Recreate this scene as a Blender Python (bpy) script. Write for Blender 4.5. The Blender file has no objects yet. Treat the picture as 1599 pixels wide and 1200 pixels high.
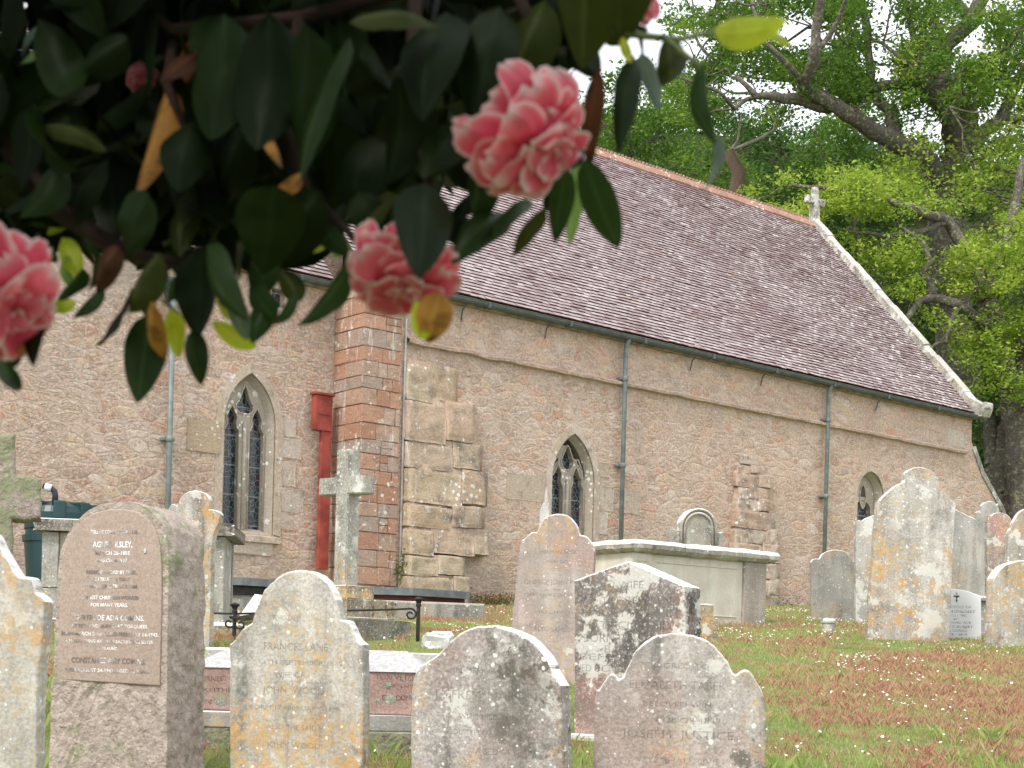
import bpy, bmesh, math, random
import numpy as np
from mathutils import Vector, Matrix, noise
random.seed(7); RS = np.random.RandomState(11)
PI = math.pi
SC = bpy.context.scene
COL = SC.collection
# ---------------------------------------------------------------- camera model
F = 2400.0; CX = 799.5; CY = 1050.0; ROLL = math.radians(1.5); EZ = 1.5
cr, sr = math.cos(ROLL), math.sin(ROLL)
def ray(px, py):
    u = (px - CX) / F; v = (CY - py) / F
    return Vector((u * cr - v * sr, 1.0, u * sr + v * cr))
def at(px, py, Y):
    return Vector((0, 0, EZ)) + ray(px, py) * Y
def hit(px, py, P0, n):
    d = ray(px, py); E = Vector((0, 0, EZ))
    return E + d * ((P0 - E).dot(n) / d.dot(n))
GY = [-30, 0, 8, 12, 16.5, 25, 30.6, 35, 41, 47, 56, 70, 90, 140]
GZ = [-3.5, 0.0, 1.02, 1.5, 1.954, 2.57, 2.95, 3.25, 3.9, 7.4, 14.6, 25.2, 30, 32]
def G(y):
    return float(np.interp(y, GY, GZ))
def ghit(px, py):
    d = ray(px, py); Y = 3.0
    while Y < 60 and EZ + d.z * Y > G(Y): Y += 0.02
    return Vector((d.x * Y, Y, G(Y)))

# ---------------------------------------------------------------- objects
ORG = {}
def tag(o, label=None, cat=None, group=None, kind=None):
    if label: o['label'] = label
    if cat: o['category'] = cat
    if group: o['group'] = group
    if kind: o['kind'] = kind
    return o
def empty(name, loc, label, cat, group=None, rz=0.0):
    o = bpy.data.objects.new(name, None); COL.objects.link(o)
    o.location = loc; o.rotation_euler = (0, 0, rz); o.empty_display_size = .1
    ORG[o.name] = Matrix.Translation(Vector(loc)) @ Matrix.Rotation(rz, 4, 'Z')
    return tag(o, label, cat, group)
def obj(name, verts, faces, mat, parent=None, space='world', smooth=False, col=None, uv=None, label=None):
    """verts in world space (space='world') or in the root's frame (space='root')"""
    me = bpy.data.meshes.new(name)
    V = np.array([tuple(v) for v in verts] if not isinstance(verts, np.ndarray) else verts, dtype=float).reshape(-1, 3)
    if parent is not None:
        M = ORG[parent.name]
        if space == 'world':
            Mi = np.array(M.inverted()); V = V @ Mi[:3, :3].T + Mi[:3, 3]
        o_m = M
    else:
        c = (V.min(0) + V.max(0)) / 2; c[2] = V[:, 2].min()
        V = V - c; o_m = Matrix.Translation(Vector(c))
    me.from_pydata(V.tolist(), [], faces if isinstance(faces, list) else faces.tolist())
    if col is not None:                       # per face value(s)
        a = me.color_attributes.new('Tint', 'FLOAT_COLOR', 'CORNER')
        cc = np.array(col, dtype=float)
        if cc.ndim == 1: cc = np.stack([cc] * 3, 1)
        lt = np.array([len(p.vertices) for p in me.polygons])
        cc = np.repeat(cc, lt, axis=0) if len(cc) == len(lt) else cc
        a.data.foreach_set('color', np.hstack([cc, np.ones((len(cc), 1))]).ravel())
    if smooth: me.polygons.foreach_set('use_smooth', [True] * len(me.polygons))
    if mat is not None:
        for m in (mat if isinstance(mat, (list, tuple)) else [mat]): me.materials.append(m)
    me.update()
    o = bpy.data.objects.new(name, me); COL.objects.link(o)
    if parent is not None: o.parent = parent
    else: o.location = o_m.to_translation()
    ORG[o.name] = o_m
    if label: o['label'] = label
    return o
class MB:
    """collects simple solids into one mesh"""
    def __init__(s): s.v = []; s.f = []; s.c = []
    def add(s, v, f, c=0.5):
        n = len(s.v); s.v += [tuple(p) for p in v]; s.f += [[i + n for i in q] for q in f]; s.c += [c] * len(f); return s
    def box(s, x0, x1, y0, y1, z0, z1, c=.5, bev=0.0, jit=0.0, M=None):
        b = min(bev, (x1 - x0) / 3, (y1 - y0) / 3, (z1 - z0) / 3)
        if b <= 0:
            v = [(x, y, z) for z in (z0, z1) for (x, y) in ((x0, y0), (x1, y0), (x1, y1), (x0, y1))]
            f = [[0, 3, 2, 1], [4, 5, 6, 7], [0, 1, 5, 4], [1, 2, 6, 5], [2, 3, 7, 6], [3, 0, 4, 7]]
        else:
            bm = bmesh.new(); bmesh.ops.create_cube(bm, size=1)
            for q in bm.verts:
                q.co = Vector(((x0 + x1) / 2 + q.co.x * (x1 - x0), (y0 + y1) / 2 + q.co.y * (y1 - y0), (z0 + z1) / 2 + q.co.z * (z1 - z0)))
            bmesh.ops.bevel(bm, geom=list(bm.edges), offset=b, segments=2, profile=.6, affect='EDGES')
            bm.verts.index_update(); v = [tuple(q.co) for q in bm.verts]; f = [[q.index for q in p.verts] for p in bm.faces]; bm.free()
        if jit: v = [(a + random.uniform(-jit, jit), b_ + random.uniform(-jit, jit), c_ + random.uniform(-jit, jit)) for a, b_, c_ in v]
        if M is not None: v = [tuple(M @ Vector(p)) for p in v]
        return s.add(v, f, c)
    def tube(s, pts, r, n=8, c=.5, cap=True):
        pts = [Vector(p) for p in pts]; rs = r if isinstance(r, (list, tuple)) else [r] * len(pts)
        v = []; f = []; prev = None
        for i, p in enumerate(pts):
            t = (pts[min(i + 1, len(pts) - 1)] - pts[max(i - 1, 0)]).normalized()
            if prev is None:
                a = Vector((0, 0, 1)) if abs(t.z) < .9 else Vector((1, 0, 0)); e = t.cross(a).normalized()
            else:
                e = (prev - t * prev.dot(t)).normalized()
            prev = e; g = t.cross(e)
            for k in range(n):
                a = 2 * PI * k / n; v.append(p + e * math.cos(a) * rs[i] + g * math.sin(a) * rs[i])
        for i in range(len(pts) - 1):
            for k in range(n):
                f.append([i * n + k, i * n + (k + 1) % n, (i + 1) * n + (k + 1) % n, (i + 1) * n + k])
        if cap: f.append(list(range(n))[::-1]); f.append([(len(pts) - 1) * n + k for k in range(n)])
        return s.add(v, f, c)
    def build(s, name, mat, parent=None, space='world', smooth=False, label=None):
        return obj(name, s.v, s.f, mat, parent, space, smooth, col=s.c, label=label)
def prism(poly, y0, y1, conv):
    """poly list of (s,t); conv(s,y,t)->xyz"""
    n = len(poly); v = [conv(a, y0, b) for a, b in poly] + [conv(a, y1, b) for a, b in poly]
    f = [list(range(n)), list(range(2 * n - 1, n - 1, -1))] + [[i, i + n, (i + 1) % n + n, (i + 1) % n] for i in range(n)]
    return v, f
def catmull(pts, step=4.0):
    """(x,y) smooth, (x,y,1) corner -> dense polyline"""
    out = []; n = len(pts)
    for i in range(n - 1):
        p1, p2 = pts[i], pts[i + 1]
        p0 = pts[i - 1] if i > 0 and len(p1) == 2 else (2 * p1[0] - p2[0], 2 * p1[1] - p2[1])
        p3 = pts[i + 2] if i + 2 < n and len(p2) == 2 else (2 * p2[0] - p1[0], 2 * p2[1] - p1[1])
        k = max(1, int(math.hypot(p2[0] - p1[0], p2[1] - p1[1]) / step))
        for j in range(k):
            t = j / k
            out.append(tuple(.5 * ((2 * p1[a]) + (-p0[a] + p2[a]) * t + (2 * p0[a] - 5 * p1[a] + 4 * p2[a] - p3[a]) * t * t + (-p0[a] + 3 * p1[a] - 3 * p2[a] + p3[a]) * t ** 3) for a in (0, 1)))
    out.append((pts[-1][0], pts[-1][1]))
    return out

# ---------------------------------------------------------------- materials
class NT:
    def __init__(s, name):
        s.m = bpy.data.materials.new(name); s.m.use_nodes = True; s.t = s.m.node_tree; s.t.nodes.clear()
        s.out = s.n('ShaderNodeOutputMaterial')
    def n(s, typ, **kw):
        q = s.t.nodes.new(typ)
        for k, v in kw.items():
            if k.startswith('_'): setattr(q, k[1:], v)
        for k, v in kw.items():
            if k.startswith('_'): continue
            i = q.inputs[int(k[1:])] if k[0] == 'i' and k[1:].isdigit() else q.inputs[k.replace('__', ' ')]
            s.set(i, v)
        return q
    def set(s, i, v):
        if isinstance(v, bpy.types.NodeSocket): s.t.links.new(v, i)
        elif isinstance(v, (tuple, list)) and len(v) == 3 and i.type == 'RGBA': i.default_value = (*v, 1)
        else: i.default_value = v
    def obj_co(s, scale=(1, 1, 1), rnd=True):
        c = s.n('ShaderNodeTexCoord').outputs['Object']
        if rnd:
            r = s.n('ShaderNodeObjectInfo').outputs['Random']
            w = s.n('ShaderNodeMath', _operation='MULTIPLY', i0=r, i1=37.0).outputs[0]
            c = s.n('ShaderNodeVectorMath', _operation='ADD', i0=c, i1=w).outputs[0]
        return s.n('ShaderNodeMapping', Vector=c, Scale=scale).outputs[0]
    def noise(s, co, sc, det=4.0, rough=.55, dist=0.0, out='Fac'):
        return s.n('ShaderNodeTexNoise', Vector=co, Scale=sc, Detail=det, Roughness=rough, Distortion=dist).outputs[out]
    def vor(s, co, sc, feat='F1', rnd=1.0):
        return s.n('ShaderNodeTexVoronoi', _feature=feat, Vector=co, Scale=sc, Randomness=rnd)
    def ramp(s, fac, stops, interp='LINEAR'):
        r = s.n('ShaderNodeValToRGB', Fac=fac); cr_ = r.color_ramp; cr_.interpolation = interp
        while len(cr_.elements) < len(stops): cr_.elements.new(.5)
        for e, (p, c) in zip(cr_.elements, stops):
            e.position = p; e.color = (*c, 1) if isinstance(c, tuple) else (c, c, c, 1)
        return r.outputs[0]
    def mix(s, fac, a, b, mode='MIX'):
        q = s.n('ShaderNodeMix', _data_type='RGBA', _blend_type=mode); s.set(q.inputs[0], fac); s.set(q.inputs[6], a); s.set(q.inputs[7], b); return q.outputs[2]
    def math(s, op, a, b=0.0, clamp=False):
        q = s.n('ShaderNodeMath', _operation=op, _use_clamp=clamp); s.set(q.inputs[0], a); s.set(q.inputs[1], b); return q.outputs[0]
    def rng(s, x, a, b, c=0.0, d=1.0):
        q = s.n('ShaderNodeMapRange', _interpolation_type='SMOOTHSTEP'); 
        for i, v in enumerate((x, a, b, c, d)): s.set(q.inputs[i], v)
        return q.outputs[0]
    def warp(s, co, sc, amt, det=2.0):
        w = s.noise(co, sc, det, out='Color')
        w = s.n('ShaderNodeVectorMath', _operation='SUBTRACT', i0=w, i1=(.5, .5, .5)).outputs[0]
        w = s.n('ShaderNodeVectorMath', _operation='SCALE', i0=w, Scale=amt).outputs[0]
        return s.n('ShaderNodeVectorMath', _operation='ADD', i0=co, i1=w).outputs[0]
    def bump(s, h, strength, dist, prev=None):
        q = s.n('ShaderNodeBump', Height=h, Strength=strength, Distance=dist)
        if prev is not None: s.t.links.new(prev, q.inputs['Normal'])
        return q.outputs[0]
    def fin(s, color, rough=.85, normal=None, spec=.3, metal=0.0, **kw):
        b = s.n('ShaderNodeBsdfPrincipled'); s.set(b.inputs['Base Color'], color); s.set(b.inputs['Roughness'], rough)
        s.set(b.inputs['Specular IOR Level'], spec); s.set(b.inputs['Metallic'], metal)
        if normal is not None: s.t.links.new(normal, b.inputs['Normal'])
        for k, v in kw.items(): s.set(b.inputs[k.replace('__', ' ')], v)
        s.t.links.new(b.outputs[0], s.out.inputs[0]); return s.m

def m_plain(name, col, rough=.6, spec=.4, metal=0.0, var=.25, sc=6, bump=.2):
    n = NT(name); co = n.obj_co(); f = n.noise(co, sc, 5)
    c = n.mix(n.rng(f, .3, .7), tuple(x * (1 - var) for x in col), tuple(min(1, x * (1 + var)) for x in col))
    return n.fin(c, rough, n.bump(n.noise(co, sc * 6, 4), bump, .01), spec, metal)

def m_rubble(name, warm=1.0, grey=0.0):
    """random rubble of pink granite, tan and grey stones with pale lime mortar"""
    n = NT(name); co = n.obj_co((1, 1, 1), rnd=False)
    cs = n.n('ShaderNodeMapping', Vector=n.warp(co, 1.3, .34, 3.0), Scale=(1, 1, 2.1)).outputs[0]
    cs = n.warp(cs, 8, .08, 4.0)
    size = n.rng(n.noise(co, .9, 3), .44, .56)
    a = n.vor(cs, 3.3, rnd=.95); ae = n.vor(cs, 3.3, 'DISTANCE_TO_EDGE', .95); b = n.vor(cs, 8.6, rnd=1.0); be = n.vor(cs, 8.6, 'DISTANCE_TO_EDGE', 1.0)
    pick = n.math('GREATER_THAN', n.n('ShaderNodeSeparateColor', i0=a.outputs['Color']).outputs[2], n.math('ADD', .25, n.math('MULTIPLY', size, .5)))
    cellc = n.mix(pick, b.outputs['Color'], a.outputs['Color'])
    edge = n.n('ShaderNodeMix'); n.set(edge.inputs[0], pick); n.set(edge.inputs[2], n.math('MINIMUM', n.math('MULTIPLY', be.outputs['Distance'], 1.5), n.math('MULTIPLY', ae.outputs['Distance'], 1.0))); n.set(edge.inputs[3], ae.outputs['Distance']); edge = edge.outputs[0]
    sep = n.n('ShaderNodeSeparateColor', i0=cellc)
    hue, val, kind = sep.outputs[0], sep.outputs[1], sep.outputs[2]
    w = warm
    col = n.ramp(hue, [(0, (.62 * w, .27, .145)), (.16, (.68, .39, .25)), (.32, (.66, .48, .28)), (.46, (.70, .48, .35)), (.58, (.52, .37, .26)), (.70, (.70, .58, .46)), (.80, (.42, .32, .25)), (.88, (.74, .62, .54)), (1, (.66 * w, .35, .20))], 'CONSTANT')
    col = n.mix(n.rng(val, 0, 1, 0, .28), col, (.68, .52, .39)); col = n.mix(n.rng(kind, .82, .83, 0, .55), col, (.29, .20, .15)); col = n.mix(n.rng(kind, .12, .11, 0, .55), col, (.78, .70, .65))
    # large drifts of colour: ochre, rosy, whitened
    col = n.mix(n.rng(n.noise(co, .45, 3, .6), .42, .62, 0, .5), col, (.56, .35, .22)); col = n.mix(n.rng(n.noise(n.n('ShaderNodeVectorMath', _operation='ADD', i0=co, i1=(7, 3, 5)).outputs[0], .6, 4, .65), .50, .72, 0, .5), col, (.66, .58, .53))
    grain = n.noise(co, 16, 7, .78)
    col = n.mix(n.rng(grain, .36, .57, .72, 0), col, (.27, .165, .12), 'MIX')
    fine = n.noise(co, 26, 8, .85)
    col = n.mix(n.rng(fine, .50, .60, 0, .75), col, (.80, .71, .65)); col = n.mix(n.rng(fine, .47, .38, 0, .8), col, (.22, .14, .10))
    cover = n.rng(n.noise(co, 1.6, 5, .65), .36, .70, .02, .20)
    ragged = n.math('ADD', edge, n.math('MULTIPLY', n.math('SUBTRACT', n.noise(co, 12, 6, .75), .5), .30))
    mort = n.rng(n.math('SUBTRACT', ragged, cover), -.02, .06, 1, 0)
    mcol = n.mix(n.rng(n.noise(co, 19, 6, .75), .35, .65), (.50, .375, .28), (.76, .64, .54))
    col = n.mix(n.math('MULTIPLY', mort, .62), col, mcol)
    gap = n.math('MULTIPLY', n.rng(n.math('ADD', edge, n.math('MULTIPLY', n.math('SUBTRACT', fine, .5), .06)), .0, .035, 1, 0), n.rng(n.noise(co, 3.5, 4, .7), .44, .56))
    col = n.mix(n.math('MULTIPLY', gap, .62), col, (.16, .10, .07))
    g = n.rng(n.noise(co, .8, 5, .65), .52, .75, 0, .5 + grey)
    col = n.mix(g, col, (.40, .36, .32))
    lw = n.rng(n.noise(co, 9, 7, .8), .585, .64, 0, .85)
    col = n.mix(lw, col, (.80, .77, .74))
    sp = n.vor(n.warp(co, 20, .03), 12); lim = n.math('MULTIPLY', n.rng(n.noise(co, 1.7, 3), .45, .7), .26)
    spm = n.rng(n.math('SUBTRACT', sp.outputs['Distance'], lim), -.02, .02, .8, 0)
    col = n.mix(n.math('MULTIPLY', spm, n.rng(n.noise(co, 3, 3), .48, .56)), col, (.82, .81, .78))
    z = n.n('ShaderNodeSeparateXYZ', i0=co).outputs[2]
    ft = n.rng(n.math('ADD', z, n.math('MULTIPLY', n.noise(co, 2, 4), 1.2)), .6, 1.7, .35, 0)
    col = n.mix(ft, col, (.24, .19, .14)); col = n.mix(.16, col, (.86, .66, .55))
    h = n.math('MINIMUM', n.math('MULTIPLY', edge, 1.5), .24)
    h = n.math('ADD', h, n.math('ADD', n.math('MULTIPLY', grain, .55), n.math('MULTIPLY', fine, .35))); h = n.math('ADD', h, n.math('MULTIPLY', hue, .12))
    nm = n.bump(h, .85, .07)
    return n.fin(col, .93, nm, .12)

def m_stone(name, base=(.42, .40, .37), base2=(.30, .285, .265), orange=.3, white=.3, dark=.3, top=.8, scale=1.0, grain=.3, pink=0.0, rough_b=.5, spots=.6):
    """weathered gravestone: mottled, with orange and white lichens"""
    n = NT(name); co = n.obj_co((1, 1, 1)); s = scale
    up = n.n('ShaderNodeNewGeometry').outputs['Normal']; upz = n.n('ShaderNodeSeparateXYZ', i0=up).outputs[2]
    col = n.mix(n.rng(n.noise(co, 3.2 * s, 6, .65, .4), .35, .65), base, base2)
    st = n.n('ShaderNodeMapping', Vector=co, Scale=(9 * s, 9 * s, 1.1 * s)).outputs[0]
    streak = n.noise(st, 1.0, 5, .6)
    col = n.mix(n.rng(streak, .5, .72, 0, dark), col, (.10, .095, .085))
    col = n.mix(n.rng(streak, .5, .3, 0, .45), col, tuple(min(.8, x * 1.45) for x in base))
    if pink: col = n.mix(n.rng(n.noise(co, 2.1 * s, 3), .48, .62, 0, pink), col, (.46, .27, .23))
    fine = n.noise(co, 85 * s, 4, .7)
    col = n.mix(n.rng(fine, .38, .6, grain, 0), col, (.09, .08, .075)); 
    col = n.mix(n.rng(n.noise(co, 55 * s, 3, .7), .5, .66, 0, grain * .9), col, (.7, .68, .64))
    d_h = None
    if dark > .05:
        dk = n.math('MULTIPLY', n.rng(n.noise(co, 5.5 * s, 6, .75), .52, .60), n.rng(n.noise(co, 1.6 * s, 3), .42, .58))
        col = n.mix(n.math('MULTIPLY', dk, dark), col, (.085, .08, .065)); foot = n.math('MULTIPLY', n.rng(n.noise(co, 2.3 * s, 5, .7), .50, .66), .5 * dark); col = n.mix(foot, col, (.17, .155, .13))
    if orange > 0:
        lo = .66 - .145 * orange
        for (sc_, seed, oc) in ((13 * s, 3.1, (.44, .25, .08)), (26 * s, 9.7, (.44, .30, .13))):
            c2 = n.n('ShaderNodeVectorMath', _operation='ADD', i0=co, i1=(seed, seed * 2, seed)).outputs[0]
            big = n.rng(n.noise(c2, 1.5 * s, 3, .6), lo - .1, lo + .08)
            det = n.rng(n.noise(c2, sc_, 6, .78), .47, .58)
            col = n.mix(n.math('MULTIPLY', n.math('MULTIPLY', big, det), .80), col, n.mix(n.noise(c2, 50 * s, 3), oc, tuple(x * 1.5 for x in oc)))
    if white > 0:
        c3 = n.warp(co, 9 * s, .05, 3)
        w1 = n.math('MULTIPLY', n.rng(n.noise(c3, 6 * s, 6, .7), .66 - .14 * white, .70 - .14 * white), n.rng(n.noise(co, 1.9 * s, 2), .40, .52))
        col = n.mix(n.math('MULTIPLY', w1, .75), col, (.66, .65, .60))
    if spots > 0:
        for (vs, th, k) in ((11 * s, .16, .46), (26 * s, .28, .47), (52 * s, .3, .45)):
            v_ = n.vor(n.warp(co, 20 * s, .02), vs); keep = n.rng(n.n('ShaderNodeSeparateColor', i0=v_.outputs['Color']).outputs[1], 1 - .42 * spots, 1 - .40 * spots)
            rad = n.math('MULTIPLY', n.n('ShaderNodeSeparateColor', i0=v_.outputs['Color']).outputs[0], th)
            m_ = n.rng(n.math('SUBTRACT', v_.outputs['Distance'], rad), -.03, .02, 1, 0)
            col = n.mix(n.math('MULTIPLY', n.math('MULTIPLY', m_, keep), .9), col, (.74, .74, .70))
    if top > 0:
        tm = n.math('MULTIPLY', n.rng(n.math('ADD', upz, n.math('MULTIPLY', n.math('SUBTRACT', n.noise(co, 12 * s, 4, .7), .5), .9)), .22, .42), top)
        col = n.mix(tm, col, (.76, .76, .73))
    h = n.math('ADD', n.noise(co, 30 * s, 6, .7), n.math('MULTIPLY', n.noise(co, 6 * s, 4, .6), 1.6))
    return n.fin(col, .92, n.bump(h, rough_b, .012), .18)

def m_granite(name, a=(.50, .37, .31), b=(.38, .27, .22), rough=.9, bump=1.0, bs=14, speck=.5, moss=0.0):
    n = NT(name); co = n.obj_co()
    col = n.mix(n.rng(n.noise(co, 20, 6, .7), .35, .65), a, b)
    v = n.n('ShaderNodeSeparateColor', i0=n.vor(co, 150).outputs['Color']).outputs[0]
    col = n.mix(n.rng(v, .78, .82, 0, speck), col, (.10, .08, .075)); col = n.mix(n.rng(v, .2, .16, 0, speck * .8), col, (.66, .56, .5))
    if moss:
        mk = n.rng(n.noise(co, 7, 6, .7), .56 - .2 * moss, .66 - .2 * moss, 0, .8); col = n.mix(mk, col, (.30, .33, .19))
        col = n.mix(n.rng(n.noise(co, 5, 5, .7), .58, .66, 0, .7 * moss), col, (.62, .62, .56))
    h = n.math('ADD', n.noise(co, bs, 7, .68, .3), n.math('MULTIPLY', n.noise(co, bs * .35, 3), 1.3))
    return n.fin(col, rough, n.bump(h, bump, .04), .25)

def m_blocks(name, stops, grime=.4, bump=.6, wash=.3, gs=5.0):
    """dressed stone whose blocks carry their own tint in the Tint attribute"""
    n = NT(name); co = n.obj_co(rnd=False)
    t = n.n('ShaderNodeSeparateColor', i0=n.n('ShaderNodeVertexColor', _layer_name='Tint').outputs[0]).outputs[0]
    col = n.ramp(t, stops, 'LINEAR')
    g = n.noise(co, gs, 6, .7)
    col = n.mix(n.rng(g, .5, .72, 0, grime), col, (.17, .14, .115))
    col = n.mix(n.rng(n.noise(co, 28, 5, .75), .45, .62, 0, .35), col, (.25, .18, .14))
    st = n.n('ShaderNodeMapping', Vector=co, Scale=(10, 10, 1.3)).outputs[0]
    col = n.mix(n.rng(n.noise(st, 1, 5, .7), .56, .70, 0, wash), col, (.66, .61, .57))
    lw = n.rng(n.noise(co, 6, 6, .72), .60, .65, 0, .85)
    col = n.mix(lw, col, (.74, .72, .66))
    v_ = n.vor(n.warp(co, 20, .03), 9); m_ = n.rng(n.math('SUBTRACT', v_.outputs['Distance'], n.math('MULTIPLY', n.rng(n.noise(co, 1.3, 3), .46, .66), .3)), -.03, .02, .9, 0)
    col = n.mix(m_, col, (.80, .79, .74)); col = n.mix(n.rng(n.noise(co, 50, 5, .75), .54, .66, 0, .5), col, (.72, .66, .58))
    return n.fin(col, .93, n.bump(n.math('ADD', n.noise(co, 36, 5, .7), n.math('MULTIPLY', g, 2.0)), bump, .02), .15)
# ---------------------------------------------------------------- church frame
PA = at(700, 460, 25.0); PB = at(1506, 648.6, 34.7)
dX = Vector((PB.x - PA.x, PB.y - PA.y, 0)).normalized(); nY = Vector((-dX.y, dX.x, 0))   # into the building
YAW = math.atan2(dX.y, dX.x)
EAVE = (PA.z + PB.z) / 2
def wall_hit(px, py, yp=0.0, P=None):
    p = hit(px, py, PA + nY * yp, nY) if P is None else P
    return p
C0 = wall_hit(564, 700); C0.z = 0
ZB = 2.3                                              # root height
church = empty('church', (C0.x, C0.y, ZB), 'long pink granite rubble church with a brown tiled roof and grey gutters', 'church', rz=YAW)
MI = ORG[church.name].inverted()
def wl(px, py, yp=0.0):
    """pixel -> (x, z) on the wall plane yp in the church frame (z is world)"""
    q = MI @ wall_hit(px, py, yp); return q.x, q.z + ZB
def ch(mb, name, mat, smooth=False, parent=None, label=None):
    mb.v = [(x, y, z - ZB) for x, y, z in mb.v]
    return mb.build(name, mat, parent or church, 'root', smooth, label)
LEN = wl(1517, 690)[0]; HW = 4.65; PITCH = math.radians(47.6)
RID = EAVE + HW * math.tan(PITCH)
REC = 0.78                                            # the nave wall stands back
XL = -16.0
print('LEN', LEN, 'EAVE', EAVE, 'camera in church frame', MI @ Vector((0, 0, EZ)))
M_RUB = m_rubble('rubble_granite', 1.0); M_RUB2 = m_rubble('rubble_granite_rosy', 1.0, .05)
M_ASH = m_blocks('ashlar_tan', [(0, (.46, .38, .30)), (.5, (.54, .44, .34)), (1, (.58, .50, .43))], .6, .9, .5)
M_QUO = m_blocks('quoin_red', [(0, (.44, .23, .15)), (.35, (.54, .30, .20)), (.6, (.50, .33, .24)), (.8, (.40, .31, .26)), (1, (.58, .40, .30))], .6, 1.2, wash=1.0)
M_BIG = m_blocks('big_granite', [(0, (.54, .39, .26)), (.35, (.54, .44, .31)), (.7, (.50, .39, .29)), (1, (.58, .42, .30))], 1.0, 1.5, .8, 3)
M_TRAC = m_blocks('tracery_stone', [(0, (.37, .34, .29)), (1, (.44, .38, .30))], .35, .4, .1)
M_PIPE = m_plain('painted_iron_grey', (.17, .205, .20), .45, .4, 0, .2, 9)
M_GUT = m_plain('gutter_grey', (.085, .105, .105), .5, .4, 0, .2, 9)
M_RED = m_plain('red_paint', (.30, .065, .05), .65, .2, 0, .35, 3, .4)
M_LEAD = m_plain('lead_sheet', (.16, .18, .19), .5, .4, .2, .25, 8)

def m_glass():
    n = NT('leaded_glass'); co = n.obj_co(rnd=False)
    v = n.vor(n.warp(co, 7, .06), 12, 'DISTANCE_TO_EDGE', .9).outputs['Distance']
    line = n.rng(v, .015, .05, 1, 0)
    q = n.vor(co, 12, 'F1', .9).outputs['Color']; q = n.n('ShaderNodeSeparateColor', i0=q).outputs[0]
    g = n.ramp(q, [(0, (.02, .025, .03)), (.4, (.03, .045, .06)), (.6, (.045, .03, .035)), (.8, (.02, .05, .05)), (1, (.05, .05, .05))], 'CONSTANT')
    z = n.n('ShaderNodeSeparateXYZ', i0=co).outputs[2]
    bar = n.rng(n.math('ABSOLUTE', n.math('SUBTRACT', n.math('FRACT', n.math('MULTIPLY', z, 2.2)), .5)), .47, .485)
    ln = n.math('MAXIMUM', line, bar)
    col = n.mix(ln, g, (.22, .24, .25))
    return n.fin(col, n.mix(ln, (.12,) * 3, (.6,) * 3), n.bump(n.noise(co, 12, 2), .15, .01), .5)
M_GLASS = m_glass()

def m_tile():
    n = NT('clay_roof_tiles'); co = n.obj_co(rnd=False)
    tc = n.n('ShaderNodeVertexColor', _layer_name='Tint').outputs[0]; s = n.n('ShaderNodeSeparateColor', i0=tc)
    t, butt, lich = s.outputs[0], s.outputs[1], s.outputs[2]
    top = n.ramp(t, [(0, (.17, .11, .11)), (.35, (.27, .205, .21)), (.7, (.39, .335, .345)), (1, (.50, .46, .47))])
    top = n.mix(n.rng(n.noise(co, 30, 5, .7), .4, .7, 0, .4), top, (.22, .15, .14))
    lw = n.math('MULTIPLY', n.rng(n.noise(co, 9, 5, .75), .50, .60), lich)
    top = n.mix(lw, top, (.68, .67, .62))
    top = n.mix(n.math('MULTIPLY', n.rng(n.noise(co, 2.0, 6, .75), .62, .68), .7), top, (.50, .33, .14))
    col = n.mix(butt, top, n.mix(t, (.075, .03, .03), (.15, .06, .045)))  # dark clean clay on butts and sides, also painting each row's shadow stripe
    return n.fin(col, .85, n.bump(n.noise(co, 60, 4), .4, .01), .2)
M_TILE = m_tile()
M_RIDGE = m_blocks('ridge_terracotta', [(0, (.34, .17, .13)), (1, (.44, .25, .19))], .5, .8, .5, 6)
M_COPE = m_stone('coping_stone', (.46, .44, .39), (.28, .27, .23), .15, 1.1, .7, .25, .8, .5, spots=.8)

def arch_pts(x0, x1, zs, zt, zb=None, k=14):
    xm = (x0 + x1) / 2; a = (x1 - x0) / 2; h = zt - zs; R = (a * a + h * h) / (2 * a)
    R = max(R, a); th = math.acos(max(-1, min(1, (R - a) / R)))
    right = [(x1 - R + R * math.cos(th * i / k), zs + (h if R > a else a) * (math.sin(th * i / k) / math.sin(th))) for i in range(k + 1)]
    left = [(2 * xm - p[0], p[1]) for p in right][::-1][1:]
    pts = right + left
    if zb is not None: pts = [(x1, zb)] + pts + [(x0, zb)]
    return pts                                          # counter-clockwise from lower right

def plate(outer, holes, y0, y1, name, mat, parent=None, jit=0.0, c=.5, smooth=False, back=False):
    """flat plate in the wall plane with holes, thickness y0..y1 (y0 is the face)"""
    bm = bmesh.new(); es = []; loops = []
    for lp in [outer] + holes:
        vs = [bm.verts.new((x, y0, z)) for x, z in lp]; loops.append(lp)
        es += [bm.edges.new((vs[i], vs[(i + 1) % len(vs)])) for i in range(len(vs))]
    bmesh.ops.triangle_fill(bm, use_beauty=True, use_dissolve=False, edges=es, normal=(0, -1, 0))
    bm.normal_update(); bm.verts.index_update()
    v = [tuple(q.co) for q in bm.verts]; f = []
    for p in bm.faces:
        idx = [q.index for q in p.verts]
        f.append(idx if p.normal.y < 0 else idx[::-1])
    bm.free(); k = 0; nv = len(v)
    for li, lp in enumerate(loops):
        n = len(lp); b0 = len(v); v += [(x, y1, z) for x, z in lp]
        area = sum(lp[i][0] * lp[(i + 1) % n][1] - lp[(i + 1) % n][0] * lp[i][1] for i in range(n))
        for i in range(n):
            q = [k + i, b0 + i, b0 + (i + 1) % n, k + (i + 1) % n]
            flip = (area > 0) != (li == 0)
            f.append(q[::-1] if not flip else q)
        k += n
    if back:
        f += [[(i if False else i) for i in q] for q in []]
    mb = MB(); mb.v = v; mb.f = f; mb.c = [c] * len(f)
    return ch(mb, name, mat, smooth, parent)

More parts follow.
